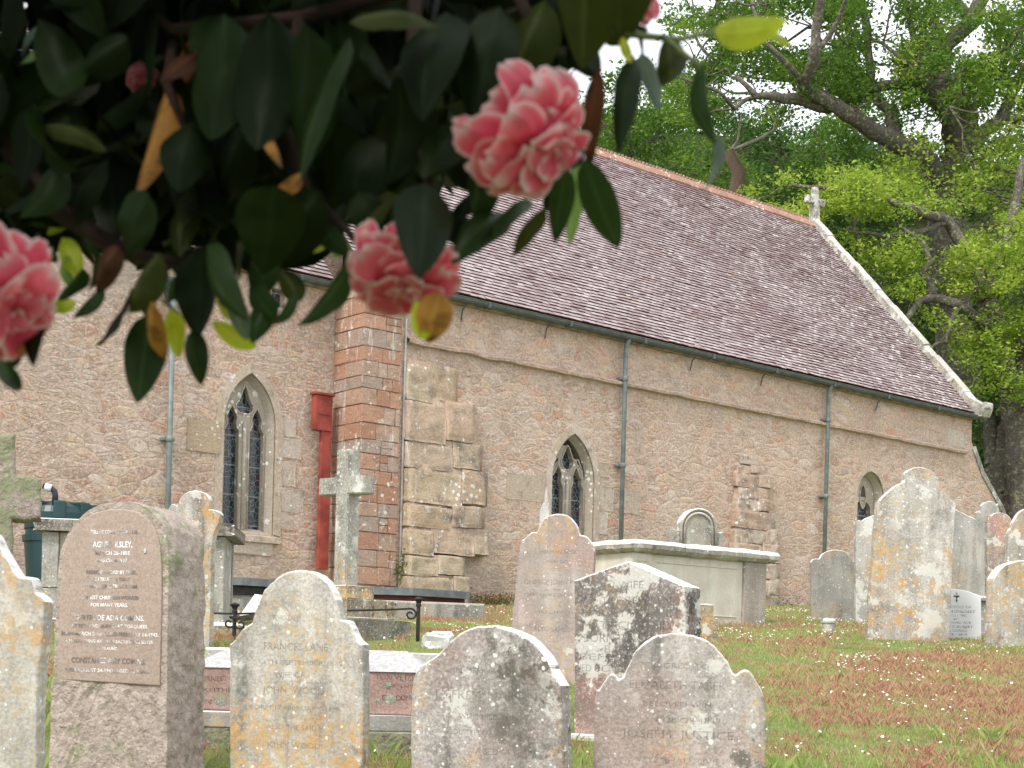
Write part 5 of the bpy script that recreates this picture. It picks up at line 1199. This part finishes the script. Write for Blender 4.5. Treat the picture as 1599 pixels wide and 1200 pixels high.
# wooded hillside: reads as one mass
cs = []; tints = []
for _ in range(7800):
    y = random.uniform(43, 82); x = random.uniform(-34, 56) * y / 60
    if noise.noise(Vector((x * .22, y * .22, 1))) < -.42: continue
    z = gz_at(x, y) + random.uniform(.1, 2.3) * (.7 + .5 * noise.noise(Vector((x * .15, y * .15, 8))))
    q = MI @ Vector((x, y, 0))
    if -17 < q.x < LEN + 2 and q.y < 2 * HW + 1.5: continue
    cs.append(((x, y, z), .40 + .5 * noise.noise(Vector((x * .3, y * .3, z * .3))) + random.uniform(-.1, .1)))
V = []; Fc = []; C_ = []; nb = 0
for lo in np.arange(-.3, 1.3, .2):
    sel = [c for c, t in cs if lo <= t < lo + .2]
    if sel: v, f, c = clumps(sel, 46, .85, .10, min(.9, max(.05, lo + .1))); V.append(v); Fc.append(f + nb); C_.append(c); nb += len(v)
tag(obj('hillside_wood', np.concatenate(V), np.concatenate(Fc), M_HILL, col=np.concatenate(C_)), 'dark green wooded hillside rising behind the church', 'woodland', kind='stuff')
# several thinner trees standing on the hillside, told apart by their trunks
for i, (px, Y_, t_, lab) in enumerate(((1105, 56, .5, 'slim hillside tree above the broken stump, its crown at the skyline left of the oak'), (985, 58, .35, 'hillside tree behind the ridge, mostly behind the camellia leaves'), (1330, 60, .35, 'dark hillside tree seen between the boughs of the old oak'), (760, 57, .4, 'hillside tree hidden behind the pink flower'), (330, 58, .45, 'hillside tree behind the camellia at the upper left'))):
    b = gp(px, Y_); zt_ = CY - (b[2] - EZ) / Y_ * F; h = 190; zt_ -= (60 if px == 985 else 0)
    tree('hillside_tree', lab, b, [([(px, zt_ + 20), (px + 8, zt_ - 60), (px - 6, zt_ - 120), (px + 10, zt_ - h)], .22, .06), ([(px - 2, zt_ - 100), (px - 40, zt_ - 140), (px - 60, zt_ - 170)], .1, .04), ([(px + 2, zt_ - 90), (px + 40, zt_ - 130), (px + 55, zt_ - 180)], .1, .04)],
         [([(px - 90, zt_ - 100), (px - 70, zt_ - 190), (px, zt_ - 240), (px + 70, zt_ - 200), (px + 95, zt_ - 110), (px, zt_ - 70)], 90, t_)], M_OAKM, group='trees on the wooded hillside', Y=Y_, per=60, rad=.75, size=.085, dy=2)
# low growth at the wall foot
V = []; Fc = []; C_ = []; nb = 0
for i in range(70):
    x, z = wl(random.choice([random.uniform(725, 790), random.uniform(725, 1240)]), 945); q = church.matrix_basis @ Vector((x, -random.uniform(.05, .4), 0)); zz = gz_at(q.x, q.y)
    k = 26; P = np.array([[q.x, q.y, zz]]) + RS.randn(k, 3) * np.array([[.10, .08, .07]]) + np.array([[0, 0, .07]]); v, f, c = leaf_quads(P, .022, .2, random.choice((.2, .35, .8, .95)), .15); V.append(v); Fc.append(f + nb); C_.append(c); nb += len(v)
M_WEED = m_leafy('wall_foot_weeds', [(0, (.06, .10, .02)), (.5, (.13, .19, .04)), (.75, (.20, .12, .05)), (1, (.30, .15, .07))], .8, .3, .1)
tag(obj('weeds', np.concatenate(V), np.concatenate(Fc), M_WEED, col=np.concatenate(C_)), 'green and brown weeds along the foot of the church wall', 'weeds', kind='stuff')
q = church.matrix_basis @ Vector((wl(619, 885)[0], -.12, 0)); P = np.array([[q.x, q.y, wl(619, 885)[1]]]) + RS.randn(70, 3) * np.array([[.05, .04, .13]]); v, f, c = leaf_quads(P, .03, .1, .3, .15)
tag(obj('wall_plant', v, f, M_WEED, col=c), 'small green plant growing out of the foot of the red quoins', 'plant')

# ---------------------------------------------------------------- camellia in the foreground
def m_cam(name, a, b, rough=.38, trans=.25, vein=.25, blotch=None, spec=.4):
    n = NT(name); uv = n.n('ShaderNodeVertexColor', _layer_name='Tint').outputs[0]; s = n.n('ShaderNodeSeparateColor', i0=uv); mid, along, tint = s.outputs[0], s.outputs[1], s.outputs[2]
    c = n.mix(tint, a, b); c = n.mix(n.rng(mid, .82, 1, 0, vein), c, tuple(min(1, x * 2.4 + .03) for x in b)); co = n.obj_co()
    c = n.mix(n.rng(n.noise(co, 60, 4), .5, .7, 0, .3), c, tuple(x * .5 for x in a))
    if blotch: c = n.mix(n.rng(n.math('ADD', along, n.math('MULTIPLY', n.noise(co, 70, 4), .6)), 1.05, 1.3, 0, .9), c, blotch); c = n.mix(n.rng(n.noise(co, 45, 5, .7), .54, .62, 0, .55), c, blotch)
    bb = n.n('ShaderNodeBsdfPrincipled'); n.set(bb.inputs['Base Color'], c); bb.inputs['Roughness'].default_value = rough; bb.inputs['Specular IOR Level'].default_value = spec
    n.t.links.new(n.bump(n.noise(co, 90, 3), .15, .003), bb.inputs['Normal'])
    tr = n.n('ShaderNodeBsdfTranslucent'); n.set(tr.inputs[0], c); mx = n.n('ShaderNodeMixShader', i0=trans); n.t.links.new(bb.outputs[0], mx.inputs[1]); n.t.links.new(tr.outputs[0], mx.inputs[2]); n.t.links.new(mx.outputs[0], n.out.inputs[0]); return n.m
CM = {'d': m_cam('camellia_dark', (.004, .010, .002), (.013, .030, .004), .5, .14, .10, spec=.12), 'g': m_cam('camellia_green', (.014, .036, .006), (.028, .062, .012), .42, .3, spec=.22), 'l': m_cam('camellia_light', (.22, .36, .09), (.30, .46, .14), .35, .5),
      'y': m_cam('camellia_yellow_green', (.48, .60, .03), (.60, .66, .05), .45, .65), 'o': m_cam('camellia_orange', (.46, .20, .03), (.54, .29, .06), .6, .4, .2, (.07, .03, .012)), 'b': m_cam('camellia_brown', (.07, .028, .014), (.12, .05, .02), .6, .25, .2, (.03, .015, .008), spec=.15),
      'm': m_cam('camellia_olive', (.028, .045, .006), (.05, .065, .010), .5, .3, spec=.15), 's': m_cam('camellia_silvery', (.10, .16, .12), (.18, .24, .20), .3, .3)}
def leaf_mesh(B, T, W, nrm, fold=.35, curl=.10, nu=10, nv=4, tint=.5):
    ax = (T - B); L = ax.length; ax = ax / L; nrm = (nrm - ax * nrm.dot(ax)).normalized(); sd = ax.cross(nrm)
    V = []; C_ = []; Fc = []
    for i in range(nu + 1):
        t = i / nu; w = W * .5 * (math.sin(PI * t ** .82) ** .72) * (1 - .18 * t) + .0006; c = B + ax * (L * t) + nrm * (curl * L * math.sin(PI * t))
        for j in range(-nv, nv + 1):
            u = j / nv; wob = .06 * W * noise.noise(Vector((t * 4, u * 2, L * 99))); V.append(c + sd * (w * u) + nrm * (-fold * w * abs(u) ** 1.5 + wob)); C_.append((1 - abs(u), t, tint))
    m = 2 * nv + 1
    for i in range(nu):
        for j in range(m - 1): Fc.append([i * m + j, i * m + j + 1, (i + 1) * m + j + 1, (i + 1) * m + j])
    return V, Fc, C_
def leaf_obj(name, lv, mat, parent, label=None):
    V, Fc, C_ = lv; o = obj(name, V, Fc, mat, parent, smooth=True, label=label)
    a = o.data.color_attributes.new('Tint', 'FLOAT_COLOR', 'POINT'); a.data.foreach_set('color', np.hstack([np.array(C_), np.ones((len(C_), 1))]).ravel()); return o
BX = Vector((-1.35, 1.45, G(1.45)))
bush = empty('camellia_bush', BX, 'overhanging camellia with dark glossy leaves and pink flowers, close at the upper left', 'shrub')
M_TWIG = m_plain('camellia_twig', (.028, .016, .011), .8, .2, 0, .4, 30, .4); M_TWIGG = m_plain('camellia_green_twig', (.16, .20, .08), .6, .2, 0, .3, 30)
# traced leaves: base px, tip px, width px, depth, material, sideways tilt, label
LV = [((233, 490), (214, 630), 70, 1.12, 'g', .1), ((241, 474), (253, 562), 48, 1.08, 'o', .2), ((268, 480), (279, 558), 34, 1.2, 'y', 0), ((318, 388), (310, 527), 66, 1.10, 'd', -.2), ((300, 515), (314, 602), 40, 1.14, 'g', .2), ((332, 502), (400, 542), 32, 1.18, 'y', .1),
      ((322, 384), (386, 500), 54, 1.06, 'g', .5), ((362, 460), (385, 532), 34, 1.1, 's', .3), ((424, 458), (393, 536), 44, 1.12, 'g', -.3), ((518, 356), (404, 455), 46, 1.15, 'm', .2), ((462, 452), (415, 508), 24, 1.1, 'g', .1), ((546, 405), (466, 508), 48, 1.08, 'g', .35),
      ((162, 448), (114, 496), 32, 1.15, 'g', .2), ((118, 472), (72, 480), 24, 1.2, 'y', 0), ((206, 450), (150, 540), 46, 1.1, 'd', .4), ((250, 396), (200, 488), 76, 1.07, 'm', .3), ((186, 386), (150, 458), 50, 1.12, 'b', .1), ((97, 372), (128, 436), 36, 1.2, 'y', .2), ((104, 340), (74, 366), 24, 1.25, 'y', .1), ((128, 378), (140, 452), 34, 1.14, 'g', .3),
      ((70, 482), (52, 572), 42, 1.02, 'd', .2), ((40, 500), (8, 560), 40, 1.02, 'd', 0), ((30, 540), (2, 575), 26, 1.04, 'd', 0), ((28, 540), (38, 556), 12, 1.0, 'o', 0),
      ((662, 285), (655, 436), 98, .98, 'd', .1), ((792, 332), (706, 412), 62, 1.06, 'g', .3), ((688, 458), (668, 536), 62, .98, 'o', .0), ((650, 470), (664, 530), 34, .985, 'y', .1), ((852, 326), (800, 400), 40, 1.06, 'm', .4), ((884, 262), (866, 380), 42, 1.08, 'g', .4), ((902, 250), (888, 384), 34, 1.12, 'l', .5), ((912, 250), (966, 388), 50, 1.02, 'g', .45),
      ((936, 108), (920, 266), 34, 1.05, 'b', .3), ((988, 86), (966, 238), 42, 1.06, 'd', .3), ((1000, 84), (1030, 174), 26, 1.12, 's', .4), ((1040, 56), (1042, 132), 48, 1.06, 'm', .3), ((905, -85), (908, 110), 110, 1.0, 'm', .2), ((985, -90), (968, 72), 90, 1.04, 'm', .3), ((972, 58), (984, 98), 16, 1.02, 'y', .1),
      ((1090, 102), (1116, 225), 30, 1.04, 'g', .9), ((1116, 215), (1094, 300), 22, 1.04, 's', 1.0), ((1114, 50), (1228, 32), 54, 1.08, 'y', .2), ((1140, 56), (1238, 74), 34, 1.10, 'y', -.3), ((546, 36), (686, 42), 56, 1.02, 'm', -.2),
      ((264, 132), (210, 310), 62, 1.14, 'o', .4), ((72, 196), (166, 236), 44, 1.15, 'm', -.4), ((40, 160), (160, 240), 60, 1.2, 'd', .3), ((350, 20), (330, 220), 120, 1.10, 'd', .1), ((420, 20), (400, 235), 130, 1.08, 'd', .1), ((480, 40), (470, 270), 110, 1.06, 'd', .2), ((545, 60), (470, 285), 60, 1.02, 'g', .7),
      ((300, 190), (280, 300), 90, 1.1, 'd', 0), ((380, 200), (350, 320), 80, 1.12, 'd', .2), ((430, 290), (410, 430), 110, 1.05, 'd', 0), ((500, 300), (440, 420), 90, 1.1, 'd', .2), ((620, 120), (600, 290), 100, 1.06, 'd', .2), ((560, 90), (620, 150), 80, 1.1, 'd', .3), ((700, 20), (660, 190), 110, 1.05, 'd', 0), ((780, 10), (740, 200), 100, 1.07, 'd', .2), ((850, 0), (800, 150), 90, 1.09, 'm', .2),
      ((720, 190), (660, 280), 70, 1.06, 'd', .2), ((780, 180), (720, 250), 60, 1.08, 'm', .3), ((330, 80), (250, 130), 50, 1.14, 'b', .1), ((470, 270), (430, 300), 30, 1.08, 'o', 0), ((410, 230), (440, 262), 22, 1.1, 'o', 0), ((290, 130), (320, 40), 60, 1.16, 'b', 0), ((200, 60), (120, 130), 70, 1.15, 'd', .2), ((60, 30), (110, 150), 80, 1.13, 'd', .3), ((60, 40), (34, 90), 22, 1.22, 's', .5), ((55, 78), (30, 100), 16, 1.2, 'l', .1),
      ((90, 250), (30, 340), 70, 1.12, 'd', .2), ((170, 250), (120, 360), 70, 1.13, 'd', .1), ((230, 300), (200, 400), 80, 1.1, 'd', .2), ((300, 300), (280, 400), 60, 1.15, 'm', .2), ((800, 105), (830, 20), 40, 1.2, 'm', .1), ((150, 200), (230, 130), 40, 1.2, 'd', .2), ((530, 190), (520, 330), 90, 1.15, 'd', .1), ((580, 210), (560, 350), 90, 1.12, 'd', .1), ((370, 380), (372, 440), 40, 1.13, 'd', .1), ((420, 400), (400, 470), 50, 1.14, 'g', .1), ((275, 385), (300, 440), 44, 1.16, 'g', .1),
      ((870, 240), (850, 330), 40, 1.15, 'd', .1), ((905, 225), (880, 265), 30, 1.1, 'd', .1), ((740, 300), (716, 344), 50, 1.08, 'd', .1), ((60, 380), (90, 410), 24, 1.2, 'g', .1),
      ((700, 190), (735, 300), 70, 1.08, 'd', .2), ((760, 250), (740, 350), 66, 1.07, 'g', .2), ((560, 300), (590, 380), 60, 1.1, 'd', .1), ((610, 300), (575, 370), 50, 1.1, 'm', .3), ((500, 350), (545, 400), 40, 1.12, 'g', .2), ((700, 330), (750, 395), 50, 1.09, 'd', .1), ((820, 310), (770, 372), 46, 1.07, 'g', .3),
      ((130, 420), (90, 470), 40, 1.16, 'g', .3), ((215, 440), (238, 500), 30, 1.15, 'm', .2), ((285, 420), (262, 470), 44, 1.15, 'g', .3), ((390, 440), (430, 500), 40, 1.12, 'g', .3), ((440, 420), (470, 470), 40, 1.12, 'm', .2), ((0, 560), (30, 610), 30, 1.03, 'g', .1), ((100, 400), (112, 450), 26, 1.2, 'l', .2), ((355, 500), (330, 470), 20, 1.18, 'y', .2), ((480, 392), (530, 362), 22, 1.18, 'y', .1), ((545, 380), (520, 402), 20, 1.2, 'l', .1), ((930, 20), (985, 60), 44, 1.09, 'm', .2), ((890, 60), (935, 120), 50, 1.08, 'd', .2)]
LN = {'y': 'yellow green camellia leaf', 'o': 'orange brown dying camellia leaf', 'b': 'reddish brown camellia leaf', 's': 'silvery sheened camellia leaf', 'l': 'pale green back-lit camellia leaf'}
def bush_leaf_points(b, t, Y, tilt):
    dy = random.uniform(-.03, .03); B = at(b[0], b[1], Y + dy); T = at(t[0], t[1], Y - dy + random.uniform(-.02, .02)); ax = (T - B).normalized(); v = Vector((0, -1, .25)); n = Matrix.Rotation(tilt * 1.2, 3, ax) @ v; return B, T, n
for b, t, w, Y, m, tilt in LV:
    tilt += random.uniform(-.35, .35) if m in 'dgm' else 0
    B, T, n_ = bush_leaf_points(b, t, Y, tilt); W = w * Y / F / max(.5, math.cos(tilt * 1.0)); leaf_obj('leaf', leaf_mesh(B, T, W, n_, random.uniform(.15, .7), random.uniform(-.16, .18), tint=random.random()), CM[m], bush, LN.get(m))
# body of the bush: many leaves in depth, with unseen leaves over and around the camera added to shade them
POLY = [(-260, -700), (-260, 520), (0, 545), (60, 480), (90, 370), (150, 430), (240, 430), (330, 430), (420, 440), (480, 420), (530, 370), (570, 360), (650, 370), (705, 310), (770, 250), (850, 170), (905, 105), (945, 20), (980, -200), (1000, -700)]
def fill(count, box, name, mat, accept):
    V = []; Fc = []; C_ = []; k = 0; tries = 0
    while k < count and tries < count * 25:
        tries += 1; p = Vector([random.uniform(*r) for r in box])
        if not accept(p): continue
        L = random.uniform(.060, .095); d = Vector((random.gauss(0, .6), random.gauss(0, .6), -random.uniform(.2, 1.4))).normalized(); n_ = Vector((random.gauss(0, .7), random.gauss(-.3, .7), random.gauss(.6, .4)))
        if abs(n_.normalized().dot(d)) > .95: continue
        T = p + d * L
        if not accept(T): continue
        v, f, c = leaf_mesh(p, T, L * random.uniform(.40, .52), n_, random.uniform(.1, .5), random.uniform(-.12, .12), 5, 1, random.random()); nb = len(V); V += v; C_ += c; Fc += [[i + nb for i in q] for q in f]; k += 1
    o = leaf_obj(name, (V, Fc, C_), mat, bush); o['kind'] = 'stuff'; return o
def proj(p):
    u_, v_ = p.x / p.y, (p.z - EZ) / p.y; cu = u_ * cr + v_ * sr; cv = -u_ * sr + v_ * cr; return CX + F * cu, CY - F * cv
HOLES = [(270, 15, 10, 20), (345, 8, 16, 14), (45, 70, 14, 26), (172, 222, 7, 9), (205, 165, 6, 9), (125, 135, 9, 8), (10, 182, 14, 7), (366, 385, 8, 16), (845, 90, 14, 26), (145, 318, 30, 22), (22, 133, 10, 12), (860, 35, 10, 30)]
def inside(p):
    if p.y < .9: return False
    x, y = proj(p)
    if not inpoly(x, y, POLY): return False
    return not any(abs(x - a) < c + 6 and abs(y - b) < d + 6 for a, b, c, d in HOLES)
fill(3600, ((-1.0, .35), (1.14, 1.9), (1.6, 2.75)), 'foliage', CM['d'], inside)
def over(p):   # unseen leaves above the view, added to shade the leaves in sight
    if p.y > .35:
        x, y = proj(p)
        if y > -60: return False
        if x > 1050: return False
    return (p - Vector((-.45, .75, 2.5))).length < 1.7 and p.z > 1.95
fill(5200, ((-2.1, .9), (-.9, 2.3), (1.95, 3.7)), 'foliage', CM['g'], over)
fill(5200, ((-2.0, 1.9), (-2.4, -.25), (.9, 3.2)), 'foliage', CM['g'], lambda p: abs((p - Vector((0, 0, EZ))).length - 1.25) < .75)  # unseen leaves behind the camera, added to block sky light
fill(1500, ((-2.6, -.85), (.1, 2.6), (.7, 3.0)), 'foliage', CM['g'], lambda p: (p.y < .2 and p.x < -.9 and p.z > 1.3) or (p.y > .2 and p.x / p.y < -.46 - .05))
# wood: trunk, boughs and the visible twigs
def bt(p, r, n=8, nm='branch', m=M_TWIG):
    b_ = MB(); b_.tube(p, r, n); b_.build(nm, m, bush, smooth=True)
def gt(p, r, n=6): bt(p, r, n, 'twig', M_TWIGG)
bt([BX - Vector((0, 0, .2)), BX + Vector((.02, .05, .6)), BX + Vector((.1, 0, 1.2)), BX + Vector((.25, -.05, 1.9)), BX + Vector((.5, -.1, 2.6))], [.07, .06, .05, .035, .02], 9)
bt([BX + Vector((.1, 0, 1.2)), at(-240, 60, 1.3), at(0, 210, 1.22), at(85, 325, 1.2), at(190, 395, 1.18), at(262, 408, 1.15), at(330, 388, 1.13)], [.035, .018, .010, .008, .006, .0045, .003], 8)
bt([BX + Vector((.25, -.05, 1.9)), at(-40, -120, 1.3), at(190, 0, 1.2), at(270, 50, 1.18), at(470, 30, 1.14), at(650, -20, 1.12), at(800, -30, 1.1), at(905, -30, 1.09), at(960, 30, 1.07), at(1010, 48, 1.06)], [.03, .012, .007, .006, .006, .005, .005, .004, .003, .002], 8)
bt([at(470, 30, 1.14), at(440, 180, 1.13), at(480, 300, 1.12), at(520, 352, 1.12)], [.006, .005, .004, .002], 6); bt([at(270, 70, 1.18), at(262, 135, 1.15), at(300, 230, 1.14)], [.005, .004, .002], 6)
bt([at(800, -30, 1.1), at(850, 90, 1.1), at(880, 200, 1.09), at(905, 252, 1.08)], [.005, .004, .004, .002], 6); bt([at(650, -20, 1.12), at(640, 150, 1.1), at(668, 270, 1.06), at(680, 350, 1.04)], [.006, .005, .004, .002], 6); bt([at(480, 300, 1.12), at(535, 352, 1.1), at(590, 420, 1.07)], [.004, .003, .002], 6)
gt([at(975, 52, 1.06), at(1010, 57, 1.06), at(1060, 62, 1.07), at(1115, 50, 1.08)], [.0028, .0026, .0022, .0015], 6); gt([at(1035, 56, 1.06), at(1062, 80, 1.05), at(1088, 100, 1.04), at(1092, 112, 1.04)], [.002, .0024, .002, .001], 6); gt([at(1000, 60, 1.06), at(1004, 84, 1.1)], [.002, .001], 6); gt([at(245, 400, 1.12), at(240, 470, 1.1)], [.0018, .0012], 6); gt([at(255, 470, 1.12), at(280, 490, 1.2)], [.0016, .001], 6)
# flowers -----------------------------------------------------------------------
n = NT('camellia_petal'); s = n.n('ShaderNodeSeparateColor', i0=n.n('ShaderNodeVertexColor', _layer_name='Tint').outputs[0]); ed, al, ti = s.outputs[0], s.outputs[1], s.outputs[2]
pc = n.ramp(n.math('MAXIMUM', ed, n.rng(al, .55, 1.0, 0, .45)), [(0, (.76, .05, .13)), (.3, (.84, .15, .22)), (.55, (.90, .40, .44)), (.75, (.88, .66, .66)), (1, (.92, .82, .80))]); pc = n.mix(n.rng(ti, 0, 1, 0, .25), pc, (.80, .34, .38))
b_ = n.n('ShaderNodeBsdfPrincipled'); n.set(b_.inputs['Base Color'], pc); b_.inputs['Roughness'].default_value = .55; b_.inputs['Specular IOR Level'].default_value = .25; tr = n.n('ShaderNodeBsdfTranslucent'); n.set(tr.inputs[0], pc); mx = n.n('ShaderNodeMixShader', i0=.5); n.t.links.new(b_.outputs[0], mx.inputs[1]); n.t.links.new(tr.outputs[0], mx.inputs[2]); n.t.links.new(mx.outputs[0], n.out.inputs[0]); M_PETAL = n.m
def flower(px, py, Y, R, axis, label, seed, squash=1.0, flat=1.0):
    rnd = random.Random(seed); C0_ = at(px, py, Y); ax = Vector(axis).normalized(); e1 = ax.orthogonal().normalized(); e2 = ax.cross(e1); V = []; Fc = []; C_ = []
    layers = [(8, 1.05, 1.12, -.30), (8, 1.0, .92, -.14), (8, .95, .74, .02), (7, .82, .54, .14), (6, .66, .34, .24), (5, .46, .16, .34), (4, .3, .06, .38)]
    for li, (cnt, ln, open_, h0) in enumerate(layers):
        for k in range(cnt):
            a = 2 * PI * k / cnt + li * 1.1 + rnd.uniform(-.2, .2); rad = e1 * math.cos(a) + e2 * math.sin(a) * squash; tan = ax.cross(rad).normalized()
            Lp = R * ln * rnd.uniform(.85, 1.18); Wp = R * (.66 if li == 0 else .82) * rnd.uniform(.8, 1.15) * (1 if li < 4 else .8); op = open_ + rnd.uniform(-.16, .16); ti_ = rnd.random(); nb = len(V); nu, nv = 10, 6; ph = rnd.uniform(0, 50); rot = rnd.uniform(-.3, .3); tw = rnd.uniform(-.35, .35)
            ang = op * PI / 2; base = C0_ + ax * (R * h0 * .5) - ax * R * .1
            for i in range(nu + 1):
                t = i / nu; curve = ang - .50 * (1 - t) + .45 * t * t; d = rad * math.sin(curve) + ax * math.cos(curve) * flat
                c = base + d * (Lp * t); w = Wp * .5 * (math.sin(PI * min(1, t * .66 + .04)) ** .8) * math.sqrt(max(.06, 1 - max(0, (t - .72) / .29) ** 2.6))
                nn = d.cross(tan); tn = tan * math.cos(tw * t) + nn * math.sin(tw * t)
                for j in range(-nv, nv + 1):
                    u = j / nv; notch = -.07 * Lp * max(0, 1 - abs(u) * 3) * (t > .85); cup = .20 * w * u * u; rf = .07 * R * noise.noise(Vector((u * 2.2 + ph, t * 2.6, li))) * t * 2
                    V.append(c + (tn + d * rot * u) * (w * u) - nn * (cup + rf) + d * notch); C_.append((max(abs(u) ** 5 * min(1, t * 2.2), t ** 8), t, ti_))
            m = 2 * nv + 1
            for i in range(nu):
                for j in range(m - 1): Fc.append([nb + i * m + j, nb + i * m + j + 1, nb + (i + 1) * m + j + 1, nb + (i + 1) * m + j])
    return leaf_obj('flower', (V, Fc, C_), M_PETAL, bush, label)
flower(836, 230, 1.0, .048, (.66, -.24, -.64), 'largest pink camellia flower with pale petal edges, hanging over the roof ridge', 3, .9, .72)
flower(628, 440, 1.05, .039, (.10, -.36, -.90), 'pink camellia flower partly behind a dark leaf, above the gutter end', 8, 1.0, .62)
flower(2, 470, .98, .046, (.72, -.36, -.50), 'pink camellia flower cut off by the left edge', 14, 1.0, .75)
flower(1010, 8, 1.15, .012, (.4, -.6, .3), 'withered red brown bud beside the twig', 5); flower(222, 122, 1.2, .012, (.2, -.7, -.2), 'small red bud deep in the shade', 6)

# ---------------------------------------------------------------- light, sky, camera
w = bpy.data.worlds.new('World'); SC.world = w; w.use_nodes = True; nt = w.node_tree; nt.nodes.clear()
SUN_EL = math.radians(50); SUN_AZ = math.radians(215)       # compass angle of the sun, clockwise from +Y
sky = nt.nodes.new('ShaderNodeTexSky'); sky.sky_type = 'NISHITA'; sky.sun_disc = False; sky.sun_elevation = SUN_EL; sky.sun_rotation = SUN_AZ; sky.air_density = 1.2; sky.dust_density = 3.0
tc = nt.nodes.new('ShaderNodeTexCoord'); nz = nt.nodes.new('ShaderNodeTexNoise'); nz.inputs['Scale'].default_value = 2.2; nz.inputs['Detail'].default_value = 5; nt.links.new(tc.outputs['Generated'], nz.inputs['Vector'])
rp = nt.nodes.new('ShaderNodeValToRGB'); rp.color_ramp.elements[0].position = .35; rp.color_ramp.elements[0].color = (7.2, 7.5, 7.9, 1); rp.color_ramp.elements[1].position = .7; rp.color_ramp.elements[1].color = (9.0, 9.1, 9.2, 1); nt.links.new(nz.outputs['Fac'], rp.inputs[0])
mx = nt.nodes.new('ShaderNodeMix'); mx.data_type = 'RGBA'; mx.inputs[0].default_value = .88; nt.links.new(sky.outputs[0], mx.inputs[6]); nt.links.new(rp.outputs[0], mx.inputs[7])   # cloud cover over the blue
bg = nt.nodes.new('ShaderNodeBackground'); bg.inputs['Strength'].default_value = .11; nt.links.new(mx.outputs[2], bg.inputs[0]); ow = nt.nodes.new('ShaderNodeOutputWorld'); nt.links.new(bg.outputs[0], ow.inputs[0])
ld_ = bpy.data.lights.new('sun', 'SUN'); ld_.energy = 1.5; ld_.angle = math.radians(12); ld_.color = (1, .94, .85); lo = bpy.data.objects.new('sun', ld_); COL.objects.link(lo)
sd = Vector((math.sin(SUN_AZ) * math.cos(SUN_EL), math.cos(SUN_AZ) * math.cos(SUN_EL), math.sin(SUN_EL))); lo.rotation_euler = sd.to_track_quat('Z', 'Y').to_euler(); lo.location = sd * 60
cd = bpy.data.cameras.new('camera'); cam = bpy.data.objects.new('camera', cd); COL.objects.link(cam); SC.camera = cam
cd.sensor_width = 36; cd.lens = F / 1599 * 36; cd.shift_y = (CY - 600) / 1599; cd.shift_x = 0; cd.clip_start = .05; cd.clip_end = 600
cam.matrix_world = Matrix(((cr, -sr, 0, 0), (0, 0, -1, 0), (sr, cr, 0, EZ), (0, 0, 0, 1)))
cd.dof.use_dof = True; cd.dof.focus_distance = 19; cd.dof.aperture_fstop = 13.5
SC.view_settings.view_transform = 'Standard'; SC.view_settings.look = 'None'; SC.view_settings.gamma = 1; SC.view_settings.exposure = .93
SC.cycles.max_bounces = 6; SC.cycles.transparent_max_bounces = 12
